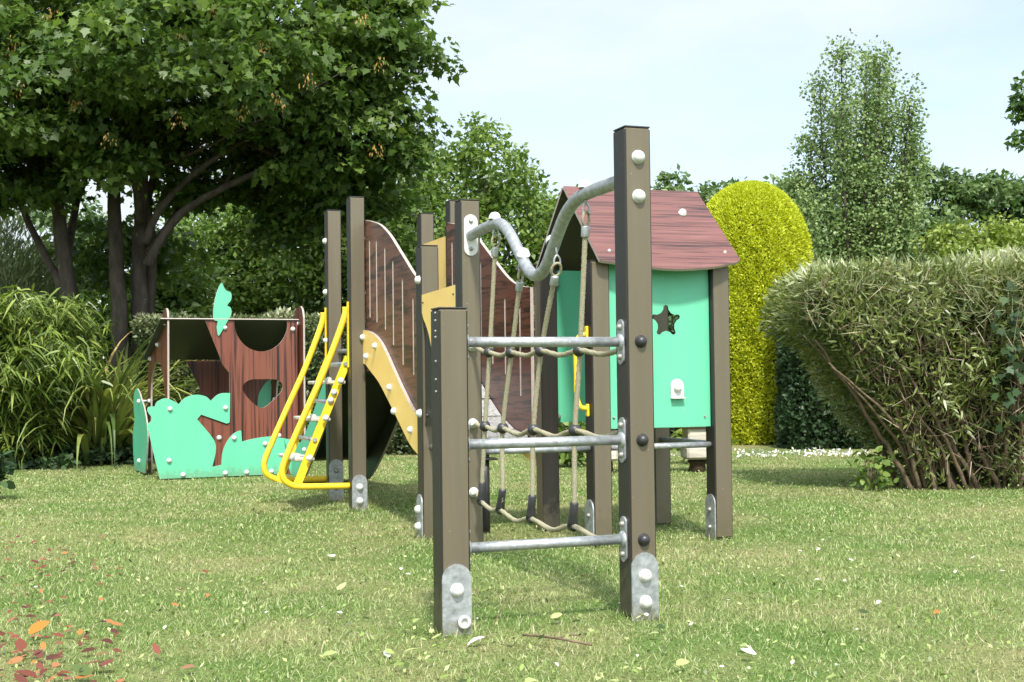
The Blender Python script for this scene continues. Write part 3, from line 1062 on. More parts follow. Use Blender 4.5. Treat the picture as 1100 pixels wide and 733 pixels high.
# yellow grab handle on the house post
gh = MB()
a0 = AM - HB
gh.tube(crom([(a0 - 0.012, 0.0, 1.06), (a0 - 0.045, 0.005, 1.05), (a0 - 0.062, 0.01, 1.0), (a0 - 0.062, 0.01, 0.86), (a0 - 0.062, 0.01, 0.76), (a0 - 0.045, 0.005, 0.70), (a0 - 0.012, 0.0, 0.69)], 6), 0.0125, 12)
for z in (1.07, 0.68):
    gh.box((a0 - 0.014, -0.016, z - 0.032), (a0 - 0.001, 0.016, z + 0.032), 0.005)
gh.build('grab_handle', YELT, frame)

# ladder to the tower
lad = empty('ladder', (0, 0, 0))
lad.parent = frame
RAIL = [(-HB - 0.022, 1.325), (-HB - 0.036, 1.24), (-0.20, 0.945), (-0.33, 0.663), (-0.42, 0.465), (-0.478, 0.33), (-0.492, 0.27), (-0.478, 0.215), (-0.43, 0.18), (-0.38, 0.170), (-0.25, 0.166), (-HB - 0.004, 0.162)]
for b in (B2 + 0.0, B3 + 0.0):
    mb = MB()
    mb.tube(crom([(x, b, z) for x, z in RAIL], 6), 0.0205, 16)
    mb.box((-HB - 0.012, b - 0.014, 0.93), (-HB - 0.001, b + 0.014, 1.36), 0.003)
    mb.build('handrail', YELT, lad)
    mb = MB()
    bi = b + (0.035 if b < 2.6 else -0.035)
    # flat stringer from the post down to the curl of the rail
    p, q = V((-0.045, 0, 1.0)), V((-0.40, 0, 0.155))
    t = (q - p).normalized()
    n_ = V((-t.z, 0, t.x)) * 0.026
    vs = [v_ + V((0, y, 0)) for y in (bi - 0.005, bi + 0.005) for v_ in (p - n_ * 1.0, q - n_, q + n_, p + n_ * 1.0)]
    mb.add(vs, [(0, 1, 2, 3), (7, 6, 5, 4), (0, 4, 5, 1), (1, 5, 6, 2), (2, 6, 7, 3), (3, 7, 4, 0)])
    mb.build('stringer', YELT, lad)
for z in (0.34, 0.465, 0.595, 0.71, 0.835, 0.955, 1.05):
    a = -0.05 - 0.355 * (1.0 - z) / 0.845 + (0.0 if z < 1 else 0.06)
    mb = MB()
    wide = z in (0.34, 0.595, 0.835)
    if wide:
        mb.box((a - 0.075, B2 + 0.04, z - 0.012), (a + 0.055, B3 - 0.04, z + 0.012), 0.006)
    else:
        mb.tube([(a, B2 + 0.02, z), (a, (B2 + B3) / 2, z), (a, B3 - 0.02, z)], 0.0145, 12)
    mb.build('rung', OLDW if wide else STEEL, lad)
    if wide:
        for b in (B2 - 0.0, B3):
            bolt(lad, (a + 0.012, b - 0.004, z + 0.01), FR, 0.95)
        bolt(lad, (a - 0.055, B2 + 0.06, z + 0.012), (0, -0.4, 1), 0.95)
for z in (0.77, 0.72):
    a = -0.05 - 0.355 * (1.0 - z) / 0.845
    bolt(lad, (a, B2 + 0.028, z), FR, 0.9)

# slide leaving the far side of the tower
sl = MB()
bed = crom([(B3 + 0.06, 0.93, 0), (3.35, 0.90, 0), (3.75, 0.66, 0), (4.2, 0.40, 0), (4.6, 0.23, 0), (4.95, 0.20, 0)], 5)
n = len(bed)
for i in range(n - 1):
    y0, z0, y1, z1 = bed[i][0], bed[i][1], bed[i + 1][0], bed[i + 1][1]
    vs = [(0.075, y0, z0), (0.605, y0, z0), (0.605, y1, z1), (0.075, y1, z1), (0.075, y0, z0 - 0.02), (0.605, y0, z0 - 0.02), (0.605, y1, z1 - 0.02), (0.075, y1, z1 - 0.02)]
    sl.add(vs, [(0, 1, 2, 3), (7, 6, 5, 4), (0, 3, 7, 4), (1, 5, 6, 2)])
slo = sl.build('slide', DARKP, frame)
sp_ = [(3.13, 1.05, 0), (3.3, 1.03, 0), (3.75, 0.79, 0), (4.2, 0.53, 0), (4.6, 0.35, 0), (5.0, 0.30, 0)]
sq_ = [(5.0, 0.02, 0), (4.6, 0.03, 0), (4.2, 0.20, 0), (3.75, 0.46, 0), (3.35, 0.72, 0), (3.13, 0.78, 0)]
side_ol = t2(crom(sp_, 5)) + t2(crom(sq_, 5))
for a, sgn in ((0.072, -1), (0.608, 1)):
    mb = MB()
    mb.plate(side_ol, [], MBZ(a, sgn), 0.018, 0, 1)
    o = mb.build('slide_side_board', [GREEN if sgn < 0 else DARKP, EDGE], slo)
    mb = MB()
    mb.plate([(3.13, 1.06), (3.13, 1.35), (3.2, 1.42), (3.34, 1.35), (3.5, 1.0), (3.45, 0.80), (3.2, 0.78)], [], MBZ(a + sgn * 0.0185, sgn), 0.016, 0, 1)
    o2 = mb.build('slide_cheek_board', [WOODH, EDGE], slo)
    for (b, z) in ((3.4, 1.03), (3.42, 0.90), (3.2, 1.25), (3.9, 0.55), (4.4, 0.3)):
        bolt(slo, (a + sgn * (0.035 if b < 3.5 else 0.019), b, z), V((sgn, 0, 0)), 0.9)

# ------------------------------------------------------------------ tree shaped playhouse
HA = 0.42
hut = empty('playhouse', (-3.096, 11.501, 0), HA, 'tree shaped playhouse of wood grain and mint green boards behind the yellow ladder', 'playhouse')
FRONT = Matrix(((1, 0, 0, 0), (0, 0, -1, 0), (0, 1, 0, 0), (0, 0, 0, 1)))


def front(dy):
    m = FRONT.copy()
    m[1][3] = dy
    return m


def c2(pts, n=4):
    return t2(crom([(x, y, 0) for x, y in pts], n))


wood = [(0.40, 1.405), (0.56, 1.0), (0.615, 0.93), (0.615, 0.50), (0.60, 0.46), (0.34, 0.57), (0.31, 0.53), (0.45, 0.36), (0.49, 0.24), (0.45, 0.09), (0.45, 0.0), (1.235, 0.0), (1.235, 1.405), (1.14, 1.405)] + \
       [(0.905 + 0.243 * math.cos(t), 1.385 - 0.262 * math.sin(t)) for t in [PI * k / 24 for k in range(1, 24)]] + [(0.66, 1.405)]
heart = c2([(0.80, 0.868), (0.92, 0.872), (1.04, 0.868), (1.095, 0.825), (1.085, 0.76), (0.985, 0.66), (0.91, 0.613), (0.835, 0.65), (0.75, 0.745), (0.735, 0.815)], 1)
heart = t2(crom([(x, y, 0) for x, y in [(0.80, 0.868), (0.92, 0.872), (1.04, 0.868), (1.095, 0.825), (1.085, 0.76), (0.985, 0.66), (0.91, 0.613), (0.835, 0.65), (0.75, 0.745), (0.735, 0.815)]], 3, True))
mb = MB()
mb.plate(wood, [heart], front(0), 0.016, 0, 1)
fw = mb.build('trunk_board', [WOODV, EDGE], hut)
gA = c2([(0.0, 0.012), (-0.055, 0.25), (-0.10, 0.46), (-0.10, 0.49)], 2)[:-1] + c2([(-0.10, 0.49), (-0.065, 0.54), (-0.10, 0.60), (-0.095, 0.64), (-0.04, 0.645)], 4)[:-1] + \
    c2([(-0.04, 0.645), (-0.02, 0.685), (0.05, 0.715), (0.12, 0.69), (0.165, 0.66)], 4)[:-1] + c2([(0.165, 0.66), (0.22, 0.715), (0.31, 0.742), (0.40, 0.725), (0.445, 0.685)], 4)[:-1] + \
    c2([(0.445, 0.685), (0.50, 0.735), (0.55, 0.752), (0.617, 0.752)], 4)[:-1]
green = gA + [(0.617, 0.752), (0.612, 0.49), (0.585, 0.48), (0.36, 0.565), (0.325, 0.525)] + c2([(0.325, 0.525), (0.45, 0.37), (0.485, 0.30), (0.485, 0.22), (0.455, 0.10)], 4)[1:] + [(0.535, 0.115)] + \
    c2([(0.535, 0.115), (0.545, 0.22), (0.58, 0.31), (0.64, 0.385), (0.705, 0.415), (0.715, 0.40)], 4)[1:] + [(0.72, 0.315)] + c2([(0.72, 0.315), (0.83, 0.34), (0.98, 0.355), (1.10, 0.335)], 4)[1:] + \
    c2([(1.10, 0.335), (1.13, 0.22), (1.07, 0.10), (1.06, 0.012)], 4)[1:]
mb = MB()
mb.plate(green, [], front(-0.018), 0.013, 0, 1)
gb = mb.build('bush_board', [GREEN, EDGE], hut)
mb = MB()
mb.plate(c2([(1.10, 0.335), (1.235, 0.30), (1.30, 0.22), (1.33, 0.10), (1.30, 0.012)], 4) + [(1.16, 0.012), (1.13, 0.12)], [], front(-0.018), 0.013, 0, 1)
mb.build('bush_board', [GREEN, EDGE], hut)
for (x, z) in ((0.09, 0.62), (0.08, 0.17), (0.20, 0.04), (0.575, 0.62), (0.65, 0.35), (0.93, 0.29), (0.57, 0.04), (0.76, 0.04), (0.985, 0.04)):
    bolt(gb, (x, -0.031, z), FR, 0.95)
for (x, z) in ((0.52, 0.355), (0.575, 1.335), (1.195, 1.325), (1.06, 0.36)):
    bolt(fw, (x, -0.016, z), FR, 0.95)
mb = MB()
leaf = c2([(0.50, 1.335), (0.515, 1.26), (0.56, 1.33), (0.60, 1.40), (0.632, 1.46), (0.625, 1.515), (0.595, 1.535), (0.63, 1.585), (0.63, 1.645), (0.585, 1.668), (0.565, 1.70), (0.545, 1.735), (0.51, 1.67), (0.48, 1.56), (0.47, 1.46), (0.475, 1.405), (0.51, 1.395)], 3)
mb.plate(leaf, [], front(-0.018) , 0.016, 0, 1)
mb.build('leaf_board', [GREEN, EDGE], hut)

# sloping roof sheet
def slab(p0, p1, x0, x1, th):
    p0, p1 = V((0, *p0)), V((0, *p1))
    t = (p1 - p0).normalized()
    nr = V((0, -t.z, t.y))
    vs = []
    for x in (x0, x1):
        for p in (p0, p1):
            vs += [V((x, p.y, p.z)), V((x, p.y, p.z)) + nr * th]
    return vs, [(0, 2, 6, 4), (1, 5, 7, 3), (0, 4, 5, 1), (2, 3, 7, 6), (0, 1, 3, 2), (4, 6, 7, 5)]


rf = MB()
rf.add(*slab((-0.03, 1.405), (1.02, 1.07), 0.012, 1.245, 0.014))
rf.build('roof_sheet', mat_basic('roof_sheet_dark', (0.035, 0.045, 0.033), 0.5, 0, 0.4, 0.15, 5), hut)
rf2 = MB()
rf2.add(*slab((-0.036, 1.4095), (-0.0305, 1.4075), 0.012, 1.245, 0.008))
rf2.build('roof_edge_strip', EDGE, hut)


def hside(x, sgn=-1):
    return Matrix(((0, 0, sgn, x), (1, 0, 0, 0), (0, 1, 0, 0), (0, 0, 0, 1)))


so = [(0.0, 0.0), (-0.01, 0.6), (-0.02, 1.40)] + c2([(-0.02, 1.43), (0.02, 1.495), (0.11, 1.505), (0.24, 1.45), (0.52, 1.34), (0.83, 1.19), (1.0, 1.08), (1.09, 0.92), (1.12, 0.6), (1.11, 0.0)], 4)
so += [(0.93, 0.0), (0.93, 0.72)] + [(0.53 + 0.40 * math.cos(t), 0.72 + 0.33 * math.sin(t)) for t in [PI * k / 16 for k in range(1, 16)]] + [(0.13, 0.72), (0.13, 0.0)]
for x in (0.088, 1.285):
    mb = MB()
    if x > 1:
        so = [(-0.10, 0.0), (-0.10, 0.9), (-0.10, 1.40)] + c2([(-0.10, 1.43), (-0.05, 1.515), (0.08, 1.535), (0.27, 1.47)], 4)[:-1] + so[so.index((0.24, 1.45)) if (0.24, 1.45) in so else 12:]
    mb.plate(so, [], hside(x), 0.016, 0, 1)
    o = mb.build('side_board', [WOODV, EDGE], hut)
    for (y, z) in ((0.30, 1.36), (0.10, 1.38), (0.50, 1.20), (0.93, 1.08), (0.98, 0.68), (0.98, 0.12)):
        bolt(o, (x - 0.016, y, z), LF, 0.95)
    if x < 0.5:
        mb = MB()
        bl = c2([(1.32, 0.02), (1.40, 0.20), (1.41, 0.38), (1.30, 0.50), (1.36, 0.60), (1.34, 0.74), (1.16, 0.80), (0.98, 0.76), (0.86, 0.70), (0.66, 0.60), (0.50, 0.42), (0.55, 0.2), (0.66, 0.02)], 4)
        mb.plate(bl, [], hside(x - 0.10), 0.013, 0, 1)
        bb = mb.build('bush_board', [GREEN, EDGE], hut)
        for (y, z) in ((0.98, 0.68), (0.98, 0.12)):
            sp_b = MB()
            sp_b.tube([(x - 0.112, y, z), (x - 0.06, y, z), (x - 0.014, y, z)], 0.014, 10)
            sp_b.build('spacer', STEEL, bb)
            bolt(bb, (x - 0.113, y, z), LF, 0.95)
mb = MB()
mb.plate([(0.50, 0.0), (1.24, 0.0), (1.24, 1.06), (0.42, 1.06), (0.55, 0.80), (0.50, 0.4)], [], front(1.06), 0.016, 0, 1)
bk = mb.build('back_trunk_board', [WOODV, EDGE], hut)
mb = MB()
mb.plate(c2([(1.13, 0.3), (1.11, 0.66), (1.16, 0.80), (1.24, 0.86), (1.245, 0.6), (1.245, 0.3)], 4), [], front(1.042), 0.013, 0, 1)
mb.build('bush_board', [GREEN, EDGE], hut)
bolt(bk, (0.90, 1.044, 0.70), FR, 0.95)

# ------------------------------------------------------------------ weathered bench behind the house
bc = at(700, 505, 11.6)
bench = empty('garden_bench', (bc.x, 11.7, 0), 0.12, 'weathered grey timber bench half hidden behind the little roofed house', 'bench')
mb = MB()
mb.box((-0.50, -0.16, 0.40), (0.57, -0.005, 0.455), 0.008)
mb.box((-0.50, 0.005, 0.40), (0.55, 0.16, 0.455), 0.008)
mb.build('seat', OLDW, bench)
for x in (-0.42, 0.42):
    mb = MB()
    mb.box((x - 0.10, -0.12, 0.235), (x + 0.10, 0.12, 0.398), 0.015)
    mb.build('bearer', OLDW, bench)
    mb = MB()
    mb.box((x - 0.115, -0.135, 0.115), (x + 0.105, 0.135, 0.233), 0.02)
    mb.build('bearer', OLDW, bench)
    mb = MB()
    mb.tube([(x, 0, -0.04), (x + 0.01, 0, 0.06), (x, 0, 0.113)], [0.085, 0.07, 0.08], 12)
    mb.build('leg', MATS['soil'], bench)

# ------------------------------------------------------------------ vegetation
def tree_root(name, p, label, cat='tree', group=None):
    return empty(name, (p.x, p.y, 0), 0, label, cat, group)


def local(pts, p):
    return np.asarray(pts) - np.array([p.x, p.y, 0])


def crown_tree(px, top, wpx, d, label, mat, name='broadleaf_tree', leaf=0.12, n=420, per=34, lobes=9, low=None, flat=0.7, kite=0.55, group='trees behind the garden', crad=0.16, depth=None, up=0.45, broad=False):
    """a tree whose crown spans wpx pixels round px and reaches pixel row top, d metres away"""
    c0, c1 = at(px, top, d), at(px, low if low else 470, d)
    W = wpx / FPX * d
    H = c0.z - c1.z
    base = V((c0.x, d, 0))
    root = tree_root(name, base, label, 'tree', group)
    dep = depth or W * 0.42
    L = []
    for k in range(lobes):
        hgt = (k + 0.5) / lobes
        wz = math.sin(PI * min(0.97, max(0.10, hgt * 0.86 + 0.14))) ** 0.7
        L.append((V((random.uniform(-0.32, 0.32) * W * wz, random.uniform(-0.6, 0.6) * dep * wz, c1.z + H * (0.06 + 0.80 * hgt))), W * random.uniform(0.24, 0.36) * (0.6 + 0.4 * wz), ))
    if broad:
        for j, fx in enumerate((-0.36, -0.12, 0.14, 0.38)):
            r_ = W * random.uniform(0.17, 0.22)
            L.append((V((fx * W, random.uniform(-0.3, 0.3) * dep, c0.z - r_ * random.uniform(0.75, 1.25) - crad * W * 0.3)), r_))
    else:
        L[-1] = (V((random.uniform(-0.08, 0.08) * W, 0, c0.z - W * 0.13 - crad * W * 0.3)), W * 0.15)
    pts = []
    tot = sum(r * r for _, r in L)
    for c, r in L:
        m = max(8, int(n * r * r / tot))
        q = ellipsoid_pts((c.x, c.y, c.z), (r, min(r, dep * 1.1), r * 0.85), m, 0.6)
        pts.append(q)
    C = np.concatenate(pts)
    C = C[C[:, 2] < c0.z - 0.05]
    P, D, N, t, S = clumps(C, per, W * crad * (0.45 + 0.7 * rng.random(len(C))), flat, leaf, up)
    leaves('crown', P, D, N, S, S * kite, S_KITE(1.0), t, mat, root)
    mb = MB()
    zt = c0.z - W * 0.25
    limb(mb, [(0, 0, -0.1), (0.05, 0, zt * 0.3), (-0.05, 0.05, zt * 0.65), (0, 0, zt)], max(0.07, W * 0.035), 0.03)
    for k in range(7):
        c, r = L[random.randrange(len(L))]
        z0 = min(zt, max(0.4, c.z * random.uniform(0.4, 0.7)))
        limb(mb, [(0, 0, z0), ((c.x) * 0.5, c.y * 0.5, (z0 + c.z) / 2), (c.x, c.y, c.z)], max(0.03, W * 0.014), 0.012, 6)
    mb.build('trunk', BARK, root)
    return root


# big maple
def maple():
    d = 16.5
    b = at(130, 470, d)
    base = V((b.x, d, 0))
    root = tree_root('maple_tree', base, 'big spreading maple with several grey stems shading the left of the garden', 'tree')
    mb = MB()

    def pth(pts, dd=0.0):
        out = []
        for i, q in enumerate(pts):
            p = at(q[0], q[1], d + dd + (q[2] if len(q) > 2 else 0))
            out.append(V((p.x - base.x, p.y - base.y, p.z)))
        return out
    limb(mb, [V((at(90, 480, d).x - base.x, 0, -0.1))] + pth([(88, 400), (83, 350), (71, 290), (62, 220), (54, 150), (60, 60)]), 0.145, 0.05, 10, 0.012)
    limb(mb, pth([(80, 340), (58, 293), (36, 250), (14, 195), (-8, 130, -0.5)]), 0.06, 0.03, 8, 0.01)
    limb(mb, pth([(70, 290), (80, 230, 0.5), (95, 170, 0.8), (100, 90, 1)]), 0.06, 0.03, 8, 0.01)
    limb(mb, [V((at(130, 480, d).x - base.x, 0, -0.1))] + pth([(130, 400), (128, 330), (124, 250), (122, 180), (128, 100), (140, 10)]), 0.125, 0.05, 10, 0.012)
    limb(mb, [V((at(152, 480, d).x - base.x, 0.2, -0.1))] + pth([(152, 400), (150, 330), (149, 280), (151, 230), (160, 150), (190, 50)], 0.2), 0.135, 0.05, 10, 0.012)
    limb(mb, pth([(158, 400), (160, 330), (164, 270), (160, 210), (185, 130)], 0.4), 0.09, 0.04, 8, 0.01)
    limb(mb, pth([(158, 285), (178, 248), (205, 222), (240, 202), (285, 182), (340, 165), (400, 140)], -0.2), 0.068, 0.02, 8, 0.01)
    limb(mb, pth([(155, 262), (172, 225), (205, 190), (235, 168), (280, 140), (330, 110)], -0.3), 0.055, 0.02, 8, 0.01)
    limb(mb, pth([(160, 270), (185, 235, 0.4), (215, 190, 0.8), (235, 150, 1.0)], 0), 0.05, 0.02, 8, 0.01)
    limb(mb, pth([(152, 240), (140, 180, -0.5), (110, 120, -1.0), (60, 60, -1.6)], 0), 0.06, 0.02, 8, 0.01)
    for k in range(14):
        px, py = random.uniform(-20, 400), random.uniform(-20, 120)
        s_ = random.choice([(124, 200), (160, 170), (60, 190), (240, 202), (300, 170)])
        limb(mb, pth([(s_[0], s_[1], 0), ((s_[0] + px) / 2, (s_[1] + py) / 2 + 8, random.uniform(-0.8, 0.8)), (px, py, random.uniform(-1.8, 1.6))]), 0.026, 0.008, 6, 0.008)
    mb.build('trunk', BARK, root)
    # crown: px, py, radius px (horizontal), radius px (vertical), weight, depth offset
    E = [(120, 40, 220, 130, 230, 0.0), (300, 45, 150, 115, 190, 0.0), (405, 50, 68, 62, 60, -0.2), (20, 110, 140, 90, 120, -0.5), (345, 140, 78, 62, 70, -0.2), (230, 130, 120, 66, 80, 0.5), (110, 150, 110, 40, 60, -0.4),
         (385, 190, 50, 34, 26, 0.2), (300, 222, 60, 36, 24, 0.9), (290, 178, 80, 36, 34, 1.0), (30, 205, 60, 30, 26, -0.6), (60, 250, 60, 45, 20, 1.6), (185, 192, 50, 26, 14, 0.6), (150, 190, 40, 20, 8, -1.2), (420, 150, 30, 40, 16, -0.3), (160, -150, 300, 190, 260, 0.2), (70, 130, 110, 70, 70, -2.0), (230, 90, 140, 70, 90, -2.0), (110, 255, 60, 34, 16, 2.0)]
    cs = []
    s = d / FPX
    for (px, py, rx, rz, wgt, dy) in E:
        c = at(px, py, d)
        cs.append(ellipsoid_pts((c.x - base.x, dy, c.z), (rx * s, min(rx * s, 2.3), rz * s), int(wgt * 1.0), 0.35))
    C = np.concatenate(cs)
    P, D, N, t, S = clumps(C, 84, 0.32 + 0.24 * rng.random(len(C)), 0.30, 0.088, 0.58)
    # gaps: drop leaves where a low frequency field is small
    f = np.sin(P[:, 0] * 3.1 + 1.3 * np.sin(P[:, 2] * 2.7)) * np.sin(P[:, 2] * 4.3 + P[:, 0]) * np.sin(P[:, 1] * 2.9 + 2)
    k = f < 0.30
    P, D, N, t, S = P[k], D[k], N[k], t[k], S[k]
    t = t * 0.75 + 0.25 * np.clip((P[:, 2] - 3.0) / 3.5, 0, 1) * rng.random(len(P))
    S = S * (0.65 + 0.7 * rng.random(len(S)))
    leaves('crown', P, D, N, S, S * (0.85 + 0.3 * rng.random(len(S))), S_MAPLE, t, M_MAPLE, root, droop=0.15)
    sp2 = []
    for (px, py) in ((18, 92), (55, 12), (142, 22), (190, 128), (194, 35), (285, 50), (232, 10), (298, 108), (402, 158), (390, 20), (80, 110), (118, 150), (410, 68), (12, 48), (75, 70), (260, 120), (330, 85), (170, 55)):
        p = at(px, py, d - 2.5)
        sp2.append((p.x - base.x, p.y - base.y, p.z))
    P, D, N, t, S = clumps(np.array(sp2), 22, 0.09, 1.2, 0.055, 0.2)
    D = unit(D * 0.5 + np.array([0, 0, -1.0]))
    leaves('seed_cluster', P, D, N, S * 0.8, S * 0.3, S_KITE(1.0), t, M_SEED, root)['kind'] = 'stuff'


maple()

# trees behind the garden
crown_tree(500, 118, 205, 20.5, 'light green bushy tree just right of the big maple', M_MID, leaf=0.105, n=640, per=40, lobes=14, low=430, crad=0.10, flat=0.9)
crown_tree(575, 195, 120, 21.5, 'small fresh green tree between the bushy tree and the house roof', M_MID, leaf=0.10, n=260, per=40, lobes=8, low=420, crad=0.13)
crown_tree(395, 150, 210, 23.0, 'mid green tree showing under the right side of the big maple', M_MID, broad=True, leaf=0.12, n=780, per=42, lobes=13, low=440, crad=0.12)
crown_tree(270, 185, 250, 24.5, 'leafy mid green tree straight behind the playhouse', M_MID, broad=True, leaf=0.12, n=780, per=42, lobes=13, low=440, crad=0.12)
crown_tree(165, 245, 150, 20.5, 'leafy tree in the shade behind the maple stems', M_MID, leaf=0.12, n=460, per=40, lobes=9, low=450, crad=0.14)
crown_tree(60, 190, 190, 26.0, 'dull green tree far behind the bamboo on the left', M_FAR, leaf=0.14, n=300, per=36, lobes=9, low=430, crad=0.13)
crown_tree(-60, 120, 200, 22.0, 'tall dark tree at the left edge of the view', M_DARK, leaf=0.13, n=300, per=36, lobes=9, low=450, crad=0.13)
crown_tree(-230, 150, 220, 23.0, 'bushy tree beyond the left edge behind the bamboo', M_MID, leaf=0.13, n=260, per=36, lobes=9, low=470, crad=0.13, broad=True)
crown_tree(640, 195, 150, 36.0, 'far green tree above the ridge of the house roof', M_FAR, broad=True, leaf=0.20, n=220, per=36, lobes=8, low=400, crad=0.13)
crown_tree(735, 184, 120, 38.0, 'far green tree top between the house roof and golden conifer', M_FAR, broad=True, leaf=0.20, n=240, per=36, lobes=9, low=400, crad=0.12)
crown_tree(815, 183, 130, 37.0, 'far green tree top rising over the golden conifer', M_FAR, broad=True, leaf=0.20, n=240, per=36, lobes=9, low=400, crad=0.12)
crown_tree(1020, 176, 120, 31.0, 'rounded green tree just right of the tall poplar', M_FAR, broad=True, leaf=0.16, n=300, per=38, lobes=10, low=380, crad=0.12)
crown_tree(1085, 178, 110, 33.0, 'dark rounded tree at the right end of the tree line', M_DARK, broad=True, leaf=0.16, n=300, per=38, lobes=10, low=380, crad=0.12)
crown_tree(955, 215, 120, 29.0, 'mid green tree behind the foot of the poplar', M_FAR, broad=True, leaf=0.15, n=260, per=38, lobes=9, low=380, crad=0.13)
crown_tree(1160, 170, 140, 30.0, 'green tree beyond the right edge of the tree line', M_FAR, broad=True, leaf=0.16, n=260, per=36, lobes=9, low=380, crad=0.13)
crown_tree(1060, 232, 120, 24.0, 'low yellow green bush showing over the pale clipped hedge', M_LIME, 'garden_bush', broad=True, leaf=0.10, n=260, per=36, lobes=7, low=340, crad=0.14)
crown_tree(870, 215, 90, 27.0, 'dark green shrub between golden conifer and poplar', M_DARK, 'garden_bush', leaf=0.13, n=180, per=36, lobes=7, low=360, crad=0.14)


def poplar():
    d = 25.0
    b = at(915, 300, d)
    base = V((b.x, d, 0))
    root = tree_root('poplar_tree', base, 'tall upright poplar with loose grey green foliage against the sky', 'tree', 'trees behind the garden')
    mb = MB()
    s = d / FPX
    tips = [(-25, 46), (27, 38), (-31, 66), (20, 56), (40, 68), (6, 92), (52, 98), (-4, 96), (-46, 130), (60, 124), (-58, 172), (-20, 112), (66, 155), (-67, 205), (72, 192), (0, 135), (34, 112), (-40, 188), (20, 162), (-76, 222)]
    pts = []
    for (dx, py) in tips:
        tip = at(917 + dx * 0.95, py + 13, d)
        tx, tz = tip.x - base.x, tip.z
        dy = random.uniform(-0.9, 0.9)
        path = [V((0, 0, 0.2)), V((tx * 0.35, dy * 0.4, tz * 0.35)), V((tx * 0.8, dy * 0.8, tz * 0.65)), V((tx, dy, tz))]
        limb(mb, path, 0.055, 0.008, 6, 0.01)
        cc = crom(path, 14)
        for i, p in enumerate(cc):
            u = i / len(cc)
            if u < 0.22:
                continue
            sp = 0.24 * (1 - u) + 0.07
            for _ in range(4):
                pts.append((p.x + random.gauss(0, sp), p.y + random.gauss(0, sp), p.z + random.gauss(0, 0.12)))
    for _ in range(120):
        pts.append((random.gauss(0, 0.62), random.gauss(0, 0.5), random.uniform(1.2, 3.6)))
    P, D, N, t, S = clumps(np.array(pts), 25, 0.20, 1.2, 0.068, 0.3)
    leaves('crown', P, D, N, S, S * 0.75, S_KITE(1.0), t, M_POPL, root)
    limb(mb, [(0, 0, -0.1), (0, 0, 1.5), (0.03, 0, 3.2)], 0.12, 0.06, 10)
    mb.build('trunk', BARK, root)


poplar()


def edge_tree():
    d = 13.0
    c = at(1200, 90, d)
    base = V((c.x, d, 0))
    root = tree_root('broadleaf_tree', base, 'tree out at the right edge with one leafy branch in view against the sky', 'tree')
    cs = []
    for (px, py, r, n) in ((1098, 118, 10, 7), (1097, 148, 9, 5), (1106, 95, 10, 6), (1125, 120, 26, 26), (1150, 100, 40, 60), (1200, 60, 70, 130), (1180, 150, 50, 70)):
        q = at(px, py, d)
        s = d / FPX
        cs.append(ellipsoid_pts((q.x - base.x, 0, q.z), (r * s, max(0.12, r * s * 0.8), r * s), n, 0.2))
    C = np.concatenate(cs)
    P, D, N, t, S = clumps(C, 26, 0.13, 0.6, 0.07, 0.5)
    leaves('crown', P, D, N, S, S * 0.7, S_KITE(1.0), t, M_DARK, root)
    mb = MB()
    limb(mb, [(0, 0, -0.1), (0.05, 0, 1.5), (0, 0, 3.0), (0.05, 0, 4.0)], 0.12, 0.05, 10)
    for (px, py) in ((1092, 120), (1090, 150), (1100, 90), (1150, 60), (1240, 60)):
        q = at(px, py, d)
        limb(mb, [V((0, 0, 2.2)), V(((q.x - base.x) * 0.5, 0.1, (2.4 + q.z) / 2 + 0.1)), V((q.x - base.x, 0, q.z))], 0.035, 0.006, 6)
    mb.build('trunk', BARK, root)


edge_tree()


